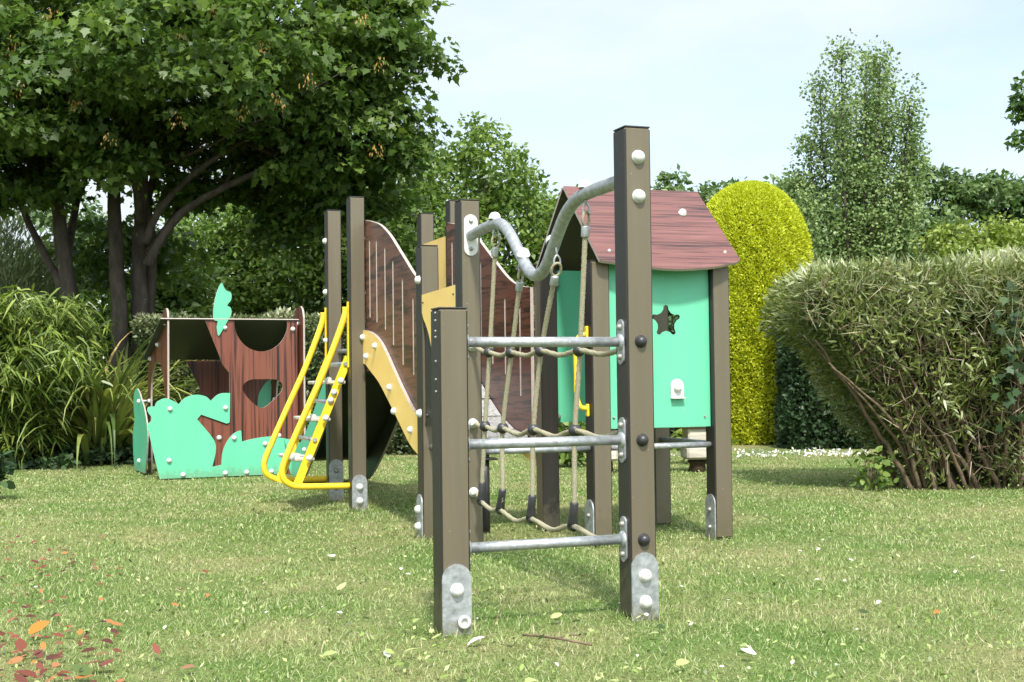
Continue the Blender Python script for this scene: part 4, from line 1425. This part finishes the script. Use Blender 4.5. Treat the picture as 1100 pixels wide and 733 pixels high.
# clipped golden conifer
def golden():
    d = 17.0
    b = at(810, 478, d)
    base = V((b.x, d, 0))
    root = tree_root('golden_conifer', base, 'clipped dome topped golden yellow conifer beside the little house', 'conifer')
    s = d / FPX
    Hh = at(812, 198, d).z
    R = 63 * s

    def rad(z):
        u = np.clip(z / Hh, 0, 1)
        dome = np.sqrt(np.clip(1 - np.clip((u - 0.62) / 0.38, 0, 1) ** 2.6, 0, 1))
        return R * (0.96 + 0.04 * np.clip(u / 0.5, 0, 1)) * dome
    n = 150000
    z = rng.random(n) ** 0.9 * Hh
    az = rng.random(n) * 2 * PI
    keep = (np.sin(az) < 0.5)
    z, az = z[keep], az[keep]
    n = len(z)
    bumps = 0.015 * np.sin(az * 9 + z * 5) * np.sin(z * 7 + az * 3) + 0.012 * np.sin(az * 23 + z * 11)
    r = rad(z) + bumps - 0.05 * rng.random(n)
    P = np.stack([r * np.cos(az), r * np.sin(az), z], 1)
    # dome cap
    m = 9000
    rr = np.sqrt(rng.random(m)) * R * 0.75
    a2 = rng.random(m) * 2 * PI
    zz = Hh * (0.62 + 0.38 * np.clip(1 - (rr / R) ** 2, 0, 1) ** (1 / 2.6)) + 0.02 * rng.random(m) - 0.02
    P = np.concatenate([P, np.stack([rr * np.cos(a2), rr * np.sin(a2), zz], 1)])
    O = unit(np.concatenate([np.stack([np.cos(az), np.sin(az), 0.25 + 1.5 * np.clip(z / Hh - 0.6, 0, 1)], 1), np.stack([np.cos(a2) * rr / R, np.sin(a2) * rr / R, np.ones(m)], 1)]))
    n = len(P)
    D = unit(O * 0.8 + np.array([0, 0, 0.35]) + rng.normal(size=(n, 3)) * 0.55)
    N = unit(O * 0.5 + rng.normal(size=(n, 3)))
    S = 0.03 + 0.035 * rng.random(n)
    t = np.clip(0.35 + 0.5 * rng.random(n) + 0.9 * np.concatenate([bumps, np.zeros(m)]) * 3, 0, 1)
    leaves('crown', P, D, N, S, S * 0.42, S_LANCE, t, M_GOLD, root)
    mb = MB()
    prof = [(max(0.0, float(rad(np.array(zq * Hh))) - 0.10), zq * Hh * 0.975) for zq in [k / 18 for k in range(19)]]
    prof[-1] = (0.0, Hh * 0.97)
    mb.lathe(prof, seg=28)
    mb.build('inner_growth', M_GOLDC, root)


golden()


# hedges: leaf shell on a rounded box plus a dark twiggy core
def hedge(name, label, x0, x1, y0, y1, top, mat, n, leaf, width, shape, bulge=0.05, lean=None, face_only=True, toplight=0.2, thick=0.22, dirup=0.2, under=None, rz=0.0, org=None, sparse=None, drop=None, patchy=0.08):
    o0 = org or V(((x0 + x1) / 2, (y0 + y1) / 2, 0))
    root = empty(name, (o0.x, o0.y, 0), rz, label, 'hedge')
    lx, ly = (x1 - x0) / 2, (y1 - y0) / 2
    A_front, A_top, A_end = (x1 - x0) * top, (x1 - x0) * (y1 - y0), (y1 - y0) * top
    tot = A_front * 1.25 + A_top + 2 * A_end
    Ps, Os = [], []

    def put(m, f):
        p, o = f(m)
        Ps.append(p)
        Os.append(np.broadcast_to(o, (m, 3)))
    put(int(n * A_front / tot), lambda m: (np.stack([(rng.random(m) * 2 - 1) * lx, np.full(m, -ly), rng.random(m) * top], 1), np.array([0, -1, 0.0])))
    put(int(n * A_front * 0.25 / tot), lambda m: (np.stack([(rng.random(m) * 2 - 1) * lx, np.full(m, ly), rng.random(m) * top], 1), np.array([0, 1, 0.0])))
    put(int(n * A_top / tot), lambda m: (np.stack([(rng.random(m) * 2 - 1) * lx, (rng.random(m) * 2 - 1) * ly, np.full(m, top)], 1), np.array([0, 0, 1.0])))
    put(int(n * A_end / tot), lambda m: (np.stack([np.full(m, -lx), (rng.random(m) * 2 - 1) * ly, rng.random(m) * top], 1), np.array([-1, 0, 0.0])))
    put(int(n * A_end / tot), lambda m: (np.stack([np.full(m, lx), (rng.random(m) * 2 - 1) * ly, rng.random(m) * top], 1), np.array([1, 0, 0.0])))
    P, O = np.concatenate(Ps), np.concatenate(Os)
    m = len(P)
    # round the corners
    k = np.stack([np.clip((np.abs(P[:, 0]) - lx + 0.25) / 0.25, 0, 1), np.clip((np.abs(P[:, 1]) - ly + 0.25) / 0.25, 0, 1), np.clip((P[:, 2] - top + 0.25) / 0.25, 0, 1)], 1)
    sgn = np.stack([np.sign(P[:, 0]), np.sign(P[:, 1]), np.ones(m)], 1)
    nn = unit(O * 1.0 + k * sgn * 0.9)
    cut = np.linalg.norm(k, axis=1) - np.max(k, axis=1)
    P = P - nn * (cut * 0.11)[:, None]
    wave = np.sin(P[:, 0] * 4.1 + 1.7 * np.sin(P[:, 2] * 3.0)) * np.sin(P[:, 2] * 5.3 + P[:, 1] * 3) + 0.6 * np.sin(P[:, 0] * 11 + P[:, 2] * 7 + P[:, 1] * 6)
    P = P + nn * (wave * bulge)[:, None] - nn * (rng.random(m) ** 1.6 * thick)[:, None]
    if lean is not None:
        P[:, 0] += lean(P)
    if drop is not None:
        P[:, 2] -= drop(P)
    if under is not None:
        P[:, 1] += under(P)
    keep = np.ones(m, bool)
    if sparse is not None:
        keep = rng.random(m) < sparse(P)
    D = unit(nn * 0.8 + rng.normal(size=(m, 3)) * 0.65 + np.array([0, 0, dirup]))
    N = unit(nn + rng.normal(size=(m, 3)) * 0.7)
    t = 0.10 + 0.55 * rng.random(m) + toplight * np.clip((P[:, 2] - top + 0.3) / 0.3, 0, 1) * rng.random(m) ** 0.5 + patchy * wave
    S = leaf * (0.6 + 0.8 * rng.random(m))
    P, D, N, t, S = P[keep], D[keep], N[keep], t[keep], S[keep]
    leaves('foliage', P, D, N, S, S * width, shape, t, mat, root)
    return root, lx, ly


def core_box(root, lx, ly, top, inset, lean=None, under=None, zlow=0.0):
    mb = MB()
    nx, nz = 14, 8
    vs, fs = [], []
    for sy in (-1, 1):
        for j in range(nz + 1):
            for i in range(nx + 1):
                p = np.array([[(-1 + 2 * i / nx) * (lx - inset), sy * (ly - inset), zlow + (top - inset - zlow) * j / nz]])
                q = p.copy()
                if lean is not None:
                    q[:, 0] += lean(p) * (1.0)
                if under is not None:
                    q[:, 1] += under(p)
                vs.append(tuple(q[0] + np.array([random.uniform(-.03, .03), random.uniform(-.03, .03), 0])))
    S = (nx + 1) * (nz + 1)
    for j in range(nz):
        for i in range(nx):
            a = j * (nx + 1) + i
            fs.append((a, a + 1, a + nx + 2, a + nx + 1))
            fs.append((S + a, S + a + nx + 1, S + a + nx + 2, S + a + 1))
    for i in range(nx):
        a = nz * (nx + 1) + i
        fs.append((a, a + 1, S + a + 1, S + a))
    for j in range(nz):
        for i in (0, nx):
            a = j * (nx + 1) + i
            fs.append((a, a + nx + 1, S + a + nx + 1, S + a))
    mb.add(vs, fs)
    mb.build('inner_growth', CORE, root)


# variegated hedge behind the playhouse and ramp
xl, xr = at(150, 400, 15.2).x, at(600, 400, 15.2).x
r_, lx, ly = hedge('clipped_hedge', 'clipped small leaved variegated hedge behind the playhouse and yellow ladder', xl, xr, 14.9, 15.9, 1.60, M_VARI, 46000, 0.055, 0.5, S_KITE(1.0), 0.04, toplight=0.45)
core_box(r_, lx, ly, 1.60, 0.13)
xl, xr = at(596, 400, 15.6).x, at(757, 400, 15.6).x
r_, lx, ly = hedge('clipped_hedge', 'dark green clipped hedge behind the little roofed house', xl, xr, 15.4, 16.3, 1.5, M_IVY, 20000, 0.06, 0.6, S_KITE(1.0), 0.04)
core_box(r_, lx, ly, 1.5, 0.13)
# dark hedge right of the golden conifer
xl, xr = at(843, 400, 15.4).x, at(1130, 400, 15.4).x
r_, lx, ly = hedge('clipped_hedge', 'dark glossy hedge in shade between the golden conifer and the pale hedge', xl, xr, 15.1, 16.0, 1.75, M_IVY, 36000, 0.062, 0.65, S_KITE(1.0), 0.04)
core_box(r_, lx, ly, 1.75, 0.13)

# pale hedge on the right, near, leggy at the foot
HX0, HX1, HY0, HY1, HT = 2.08, 6.6, 9.25, 10.75, 1.64


def lean_f(P):
    x = (P[:, 0] + (HX1 - HX0) / 2)          # metres from the left end
    z = P[:, 2]
    return np.clip(1 - x / 1.6, 0, 1) * 1.0 * np.clip(1 - z / 1.25, 0, 1) ** 0.9


def under_f(P):
    z = P[:, 2]
    front_ = np.clip(-P[:, 1] / 0.7, 0, 1)
    return front_ * 0.34 * np.clip(1 - z / 0.95, 0, 1)


def sparse_f(P):
    z = P[:, 2]
    x = P[:, 0] - lean_f(P) + (HX1 - HX0) / 2
    v = 0.22 + 0.30 * np.clip(1.3 - x, 0, 1) + 0.78 * np.clip((z - 0.45) / 0.95, 0, 1)
    patch = np.sin(P[:, 0] * 5.2 + 1) * np.sin(P[:, 2] * 4.1 + P[:, 0] * 2)
    fine = np.sin(P[:, 0] * 13.1 + 2 * np.sin(P[:, 2] * 6)) * np.sin(P[:, 2] * 11.3 + P[:, 0] * 5)
    return np.clip(v + (0.22 * patch + 0.30 * fine) * np.clip((1.56 - z) / 0.3, 0.2, 1), 0.06, 1)


def drop_f(P):
    x = P[:, 0] + (HX1 - HX0) / 2
    return np.clip(P[:, 2] / HT, 0, 1) ** 2 * 0.09 * np.clip(1 - x / 0.5, 0, 1) ** 1.6


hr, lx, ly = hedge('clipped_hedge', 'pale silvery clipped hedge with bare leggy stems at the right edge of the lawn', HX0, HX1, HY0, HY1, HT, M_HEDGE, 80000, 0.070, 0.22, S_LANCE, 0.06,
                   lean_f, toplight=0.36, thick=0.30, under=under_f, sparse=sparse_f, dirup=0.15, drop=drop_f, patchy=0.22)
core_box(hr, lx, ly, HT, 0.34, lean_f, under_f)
sm = MB()
for k in range(150):
    bx = random.uniform(0.75, HX1 - HX0 - 0.1) ** 1.0
    x = bx - lx
    y = -ly + random.uniform(0.30, 0.75)
    tx = x + random.uniform(-0.45, 0.25) - max(0, 1.5 - bx) * 0.75
    h = random.uniform(0.7, 1.55)
    ty = -ly + random.uniform(0.02, 0.30)
    limb(sm, [(x, y, -0.02), (x + (tx - x) * 0.2 + random.uniform(-.06, .06), y + (ty - y) * 0.4, h * 0.35), (x + (tx - x) * 0.6 + random.uniform(-.06, .06), y + (ty - y) * 0.8, h * 0.7), (tx, ty, h)], random.uniform(0.008, 0.022), 0.004, 6, 0.006)
for k in range(5):
    bx = 0.85 + k * 0.16
    limb(sm, [(bx - lx, -ly + 0.40, -0.02), (bx - lx - 0.14, -ly + 0.36, 0.22), (bx - lx - 0.35, -ly + 0.30, 0.55), (bx - lx - 0.75, -ly + 0.2, 1.1)], 0.024, 0.008, 8, 0.014)
sm.build('stem', TWIG, hr)
# cut pale twig ends on the top and sides
m = 3200
P = np.stack([(rng.random(m) * 2 - 1) * lx, -ly + rng.random(m) ** 1.5 * 1.4, HT - 0.02 - 0.5 * rng.random(m) ** 2.2], 1)
P[:, 1] = np.where(P[:, 2] < HT - 0.12, -ly - 0.02 + 0.05 * rng.random(m), P[:, 1])
P[:, 0] += lean_f(P)
D = unit(rng.normal(size=(m, 3)) * 0.8 + np.array([0, -0.4, 0.5]))
leaves('cut_twigs', P, D, rdir(m), 0.08 + 0.10 * rng.random(m), 0.006, S_BLADE, 0.6 + 0.4 * rng.random(m), M_PALE, hr)
m = 2200
P = np.stack([(rng.random(m) * 2 - 1) * lx, np.full(m, -ly) + 0.16 * rng.random(m) - 0.05, 0.1 + (HT - 0.15) * rng.random(m)], 1)
P[:, 0] += lean_f(P)
P[:, 1] += under_f(P)
P[:, 2] -= drop_f(P)
D = unit(rng.normal(size=(m, 3)) * np.array([0.6, 0.25, 0.5]) + np.array([-0.15, -0.15, 0.7]))
leaves('bare_twigs', P, D, rdir(m), 0.08 + 0.20 * rng.random(m) ** 1.5, 0.0055, S_BLADE, rng.random(m), mat_leaf('bare_twig', [(0.0, (0.06, 0.04, 0.025)), (0.6, (0.17, 0.12, 0.075)), (1.0, (0.36, 0.31, 0.21))], 0.0, 0.8, 0.2), hr)
# ivy patch climbing in the hedge
m = 60
q = at(1088, 385, 9.25)
P = np.stack([q.x - (HX0 + HX1) / 2 + rng.normal(size=m) * 0.10, np.full(m, -ly - 0.03) + rng.normal(size=m) * 0.03, q.z + rng.normal(size=m) * 0.22], 1)
leaves('ivy', P, unit(rng.normal(size=(m, 3)) * 0.5 + np.array([0, -0.2, -0.6])), unit(rng.normal(size=(m, 3)) * 0.3 + np.array([0, -1, 0.4])), 0.07, 0.07, S_MAPLE, rng.random(m), M_IVY, hr)


# bamboo on the left
def bamboo(px, d, npx, label, n_c, top):
    b = at(px, 470, d)
    root = empty('bamboo_clump', (b.x, d, 0), 0, label, 'bamboo', 'bamboo on the left border')
    mb = MB()
    s = d / FPX
    Ps, Ds = [], []
    for k in range(n_c):
        x0, y0 = random.gauss(0, npx * s * 0.25), random.gauss(0, 0.35)
        h = at(0, top, d).z * random.uniform(0.55, 1.0)
        lx_, ly_ = random.gauss(0, 0.35) + 0.12, random.uniform(-0.6, 0.15)
        path = crom([V((x0, y0, -0.03)), V((x0 + lx_ * 0.15, y0 + ly_ * 0.15, h * 0.5)), V((x0 + lx_ * 0.6, y0 + ly_ * 0.6, h * 0.85)), V((x0 + lx_, y0 + ly_, h))], 8)
        mb.tube(path, [0.009 - 0.006 * i / (len(path) - 1) for i in range(len(path))], 6)
        for p in path[4:]:
            for _ in range(12):
                Ps.append((p.x + random.gauss(0, 0.09), p.y + random.gauss(0, 0.09), p.z + random.gauss(0, 0.06)))
                a = random.uniform(0, 2 * PI)
                Ds.append((math.cos(a), math.sin(a) - 0.25, random.uniform(-0.9, 0.35)))
    mb.build('cane', mat_basic('bamboo_cane', (0.16, 0.17, 0.06), 0.5, 0, 0.4, 0.3, 12) if 'bamboo_cane' not in MATS else MATS['bamboo_cane'], root)
    m = len(Ps)
    L = 0.10 + 0.14 * rng.random(m)
    leaves('leaf_spray', np.array(Ps), np.array(Ds), unit(rng.normal(size=(m, 3)) * 0.5 + np.array([0, -0.3, 1])), L, L * 0.13, S_LANCE, 0.05 + 0.95 * rng.random(m) ** 1.5, M_BAMB, root, droop=0.45)


bamboo(-5, 13.5, 110, 'yellow green bamboo clump at the far left edge', 60, 318)
bamboo(-95, 13.6, 90, 'bamboo clump continuing the border beyond the left edge', 40, 325)
bamboo(22, 14.0, 60, 'bamboo clump between the left edge and the strap leaved plant', 46, 325)


def strap_plant(px, py0, d, h, n, label, spread=0.75, name='strap_leaved_plant', up=1.0):
    b = at(px, 470, d)
    root = empty(name, (b.x, d, 0), 0, label, 'plant')
    mb_v, mb_f, tint = [], [], []
    for k in range(n):
        az = random.uniform(0, 2 * PI)
        L = h * random.uniform(0.65, 1.03)
        el = random.uniform(0.75, 1.45) * up
        wdt = random.uniform(0.012, 0.02) * (h / 1.2)
        pos = V((random.gauss(0, 0.08), random.gauss(0, 0.08), 0))
        hd = V((math.cos(az), math.sin(az), 0))
        sd_ = V((-hd.y, hd.x, 0))
        m_ = 9
        o = len(mb_v)
        ang = el
        step = L / m_
        curl = random.uniform(0.04, 0.20) * spread * 2
        for i in range(m_ + 1):
            u = i / m_
            wv = sd_ * (wdt * (0.7 + 0.5 * math.sin(PI * min(1, u * 1.3))) * (1 - u ** 3))
            mb_v += [tuple(pos - wv), tuple(pos + V((0, 0, -0.006))), tuple(pos + wv)]
            pos = pos + (hd * math.cos(ang) + V((0, 0, math.sin(ang)))) * step
            ang -= curl * (0.4 + 1.6 * u)
        for i in range(m_):
            for q in (0, 1):
                a = o + i * 3 + q
                mb_f.append((a, a + 1, a + 4, a + 3))
        tint += [min(1, max(0, random.gauss(0.5, 0.25)))] * (3 * (m_ + 1))
    me = bpy.data.meshes.new('foliage')
    me.from_pydata(mb_v, [], mb_f)
    a = me.attributes.new('tint', 'FLOAT', 'POINT')
    a.data.foreach_set('value', np.array(tint, np.float32))
    link('foliage', me, M_FLAX, root)
    return root


strap_plant(110, 470, 14.0, 2.05, 170, 'big arching strap leaved plant at the foot of the maple, left of the playhouse', 0.8)
strap_plant(92, 470, 14.6, 1.9, 100, 'strap leaved plant in the shade behind the big arching one', 0.7)
strap_plant(138, 470, 15.4, 1.9, 80, 'upright strap leaved plant in front of the maple stems', 0.45)
strap_plant(265, 470, 16.6, 2.1, 90, 'spiky strap leaved plant showing over the hedge behind the playhouse', 0.35, up=0.95)

# feathery pale shrub at the left behind the bamboo
def feathery(px, top, wpx, d, label):
    b = at(px, 470, d)
    root = tree_root('feathery_shrub', V((b.x, d, 0)), label, 'shrub')
    s = d / FPX
    H = at(px, top, d).z
    C = ellipsoid_pts((0, 0, H * 0.55), (wpx * s * 0.5, 0.7, H * 0.42), 260, 0.5)
    P, D, N, t, S = clumps(C, 60, 0.24, 1.4, 0.12, 0.2)
    D = unit(D * 0.5 + np.array([0.1, 0, 0.8]))
    leaves('crown', P, D, N, S, S * 0.16, S_KITE(1.0), t, M_PALE, root)
    mb = MB()
    for k in range(7):
        x = random.uniform(-0.5, 0.5) * wpx * s * 0.6
        limb(mb, [(x * 0.2, 0, -0.05), (x * 0.6, 0, H * 0.35), (x, random.uniform(-.3, .3), H * 0.75)], 0.03, 0.008, 6)
    mb.build('stem', BARK, root)


feathery(5, 226, 110, 17.6, 'pale feathery grey green shrub behind the bamboo')

# low shade plants along the border
def low_plant(px, py, d, w_, h_, label, mat, leaf=0.09, n=60, per=18, name='border_plant', shape=None, group=None):
    b = at(px, py, d)
    root = empty(name, (b.x, d, 0), 0, label, 'plant', group)
    C = ellipsoid_pts((0, 0, h_ * 0.5), (w_ / 2, w_ * 0.4, h_ * 0.45), n, 0.3)
    C[:, 2] = np.maximum(C[:, 2], 0.03)
    P, D, N, t, S = clumps(C, per, 0.12, 0.6, leaf, 0.6)
    leaves('foliage', P, D, N, S, S * 0.7, S_OVAL if shape is None else shape, t, mat, root)
    mb = MB()
    for k in range(5):
        x = random.uniform(-0.4, 0.4) * w_
        limb(mb, [(x * 0.3, 0, -0.03), (x * 0.7, 0, h_ * 0.4), (x, 0, h_ * 0.8)], 0.007, 0.003, 5)
    mb.build('stem', TWIG, root)


low_plant(612, 490, 12.6, 0.30, 0.55, 'broad leaved plant beside the left end of the weathered bench', M_MID, 0.11, 26, 14)
low_plant(757, 480, 12.8, 0.34, 0.50, 'broad leaved plant beside the right end of the weathered bench', M_LIME, 0.11, 26, 14)
low_plant(-34, 520, 9.6, 0.42, 0.5, 'dark low shrub poking in at the left edge of the lawn', M_IVY, 0.08, 50, 18, 'low_shrub')
low_plant(120, 485, 14.0, 0.8, 0.22, 'low dark ground plant under the strap leaved plant', M_IVY, 0.08, 60, 16)
low_plant(30, 485, 13.6, 1.6, 0.25, 'low dark ground plant under the bamboo', M_IVY, 0.08, 90, 16)
low_plant(938, 510, 9.6, 0.16, 0.30, 'small ivy like plant at the left foot of the pale hedge', M_MID, 0.06, 14, 10)

# ------------------------------------------------------------------ fallen leaves, petals, twig
def one_leaf(name, p, size, az, shape, tintv, mat, label, cat, group=None, tilt=0.22):
    n = unit(np.array([[random.gauss(0, tilt), random.gauss(0, tilt) - 0.25, 1.0]]))
    D = np.array([[math.cos(az), math.sin(az), 0.0]])
    D = D - n * (D * n).sum()
    wd = size * random.uniform(0.5, 0.8)
    o = leaves(name, np.zeros((1, 3)), D, n, size, wd, shape, np.array([tintv]), mat, droop=random.uniform(-0.3, 0.1), fold=random.uniform(0.2, 0.6))
    o.location = (p.x, p.y, p.z)
    tag(o, label, cat, group)
    return o


def gpt(px, py, z=0.024):
    q = Fv + Rv * ((px - 550) / FPX) - Uv * ((py - 366.5) / FPX)
    t = (z - CAM_H) / q.z
    return V((q.x * t, q.y * t, z))


SPECIAL = [
    (813, 703, 0.048, 'P', 0.95, 'large round white petal lying on the lawn right of the tall front post'),
    (416, 697, 0.055, 'P', 0.9, 'large white petal lying on the lawn left of the short front post'),
    (1010, 657, 0.040, 'R', 0.97, 'single bright orange leaf on the right side of the lawn'),
    (30, 681, 0.075, 'R', 1.0, 'bright orange oval leaf among the red leaves'),
    (22, 700, 0.085, 'R', 0.52, 'large pinkish red leaf near the bottom left corner'),
    (85, 715, 0.085, 'R', 0.6, 'pink and grey curled leaf at the bottom left'),
    (40, 728, 0.070, 'R', 0.45, 'crimson leaf cut by the bottom edge of the view'),
    (98, 727, 0.075, 'G', 0.15, 'blue green leaf beside the pink curled leaf'),
    (38, 612, 0.045, 'R', 0.92, 'upright orange leaf at the left of the lawn'),
    (82, 604, 0.050, 'R', 0.3, 'curled dark red leaf standing on the lawn at the left'),
    (108, 688, 0.045, 'R', 0.22, 'dark maroon leaf alone on the lawn at the lower left'),
    (210, 716, 0.045, 'R', 0.8, 'small orange and black curled leaf on the lawn at the bottom'),
    (625, 620, 0.055, 'R', 0.85, 'orange brown leaf on the lawn under the lowest rung'),
    (355, 596, 0.065, 'P', 0.7, 'pale withered leaf lying left of the short front post'),
    (362, 634, 0.050, 'G', 0.95, 'pale cream green leaf on the lawn left of the short front post'),
    (796, 692, 0.045, 'G', 0.75, 'yellow green leaf near the large round white petal'),
    (524, 686, 0.070, 'P', 0.85, 'cluster like white petal against the foot of the short post'),
]
KM_ = {'P': (M_PETAL, S_OVAL, 'petal'), 'R': (M_RED, S_OVAL, 'fallen leaf'), 'G': (M_GLF, S_OVAL, 'fallen leaf')}
for (px, py, s_, k_, tv, lab) in SPECIAL:
    mt, sh, ct = KM_[k_]
    one_leaf('white_petal' if k_ == 'P' else 'fallen_leaf', gpt(px, py), s_, random.uniform(0, 2 * PI), sh, tv, mt, lab, ct)
for k in range(140):
    px = min(abs(random.gauss(0, 62)) + random.uniform(-10, 22), 330)
    py = random.uniform(575, 738) - px * 0.03
    if random.random() < 0.12:
        px, py = random.uniform(0, 240), random.uniform(560, 735)
    one_leaf('fallen_leaf', gpt(px, py), random.uniform(0.016, 0.040) + max(0, (py - 660) / 75) * random.uniform(0, 0.03), random.uniform(0, 2 * PI), S_OVAL, random.random() * 0.95, M_RED,
             'small red or brown leaf in the scatter of leaves at the lower left', 'fallen leaf', 'red leaves scattered at the lower left')
for k in range(46):
    px, py = random.uniform(20, 1095), random.uniform(540, 735)
    if random.random() < 0.5:
        px, py = random.uniform(720, 1000), random.uniform(560, 725)
    one_leaf('white_petal', gpt(px, py), random.uniform(0.012, 0.03), random.uniform(0, 2 * PI), S_OVAL, random.random(), M_PETAL,
             'small white petal lying on the short grass', 'petal', 'small white petals dotted over the lawn')
for k in range(60):
    px, py = random.uniform(20, 1095), random.uniform(560, 735)
    if random.random() < 0.45:
        px, py = random.uniform(430, 760), random.uniform(630, 735)
    one_leaf('fallen_leaf', gpt(px, py), random.uniform(0.02, 0.05), random.uniform(0, 2 * PI), S_OVAL, random.random(), M_GLF,
             'small green or yellowish leaf lying on the short grass', 'fallen leaf', 'green leaves dotted over the lawn')

# petals drifted along the hedge foot, bits all over the lawn: nobody could count them
m = 1500
px = np.concatenate([rng.uniform(785, 935, 300), rng.uniform(225, 270, 60), rng.uniform(690, 770, 120)])
py = np.concatenate([484 + 5 * rng.random(300) + rng.normal(size=300) * 1.2, 480 + 3 * rng.random(60), 486 + 4 * rng.random(120)])
py = np.maximum(py, 482.5)
Pp = np.array([tuple(gpt(a, b, 0.04)) for a, b in zip(px, py)])
Pp = Pp[Pp[:, 1] < 15.0]
mm = len(Pp)
tag(leaves('petal_drift', Pp, rdir(mm), unit(rng.normal(size=(mm, 3)) * 0.5 + np.array([0, -0.4, 1])), 0.018 + 0.03 * rng.random(mm), 0.022, S_OVAL, rng.random(mm), M_PETAL), 'white petals drifted along the foot of the far hedges', 'petals', kind='stuff')
m = 5200
dd = 3.2 + 9 * rng.random(m) ** 1.4
xx = (rng.random(m) * 2 - 1) * (0.42 * dd + 0.3)
Pp = np.stack([xx, dd, 0.02 + 0.02 * rng.random(m)], 1)
tag(leaves('leaf_litter', Pp, rdir(m), unit(rng.normal(size=(m, 3)) * 0.5 + np.array([0, -0.2, 1])), 0.008 + 0.02 * rng.random(m), 0.004 + 0.010 * rng.random(m), S_KITE(1.0), rng.random(m), M_GLF), 'tiny clippings and bits of leaf lying in the lawn', 'leaf litter', kind='stuff')

tw = MB()
p = [gpt(562, 682, 0.03), gpt(585, 684, 0.035), gpt(610, 688, 0.04), gpt(636, 693, 0.03)]
tw.tube(crom(p, 4), [0.004] * 13, 6)
tw.tube(crom([gpt(600, 686, 0.035), gpt(612, 682, 0.045), gpt(622, 683, 0.04)], 4), 0.0025, 5)
o = tw.build('fallen_twig', TWIG)
tag(o, 'thin brown twig lying in the grass between the two front posts', 'twig')
tw = MB()
tw.tube(crom([gpt(530, 672, 0.02), gpt(538, 655, 0.05), gpt(548, 632, 0.10)], 4), 0.002, 5)
o = tw.build('fallen_twig', TWIG)
tag(o, 'thin stalk standing up beside the short front post', 'twig')
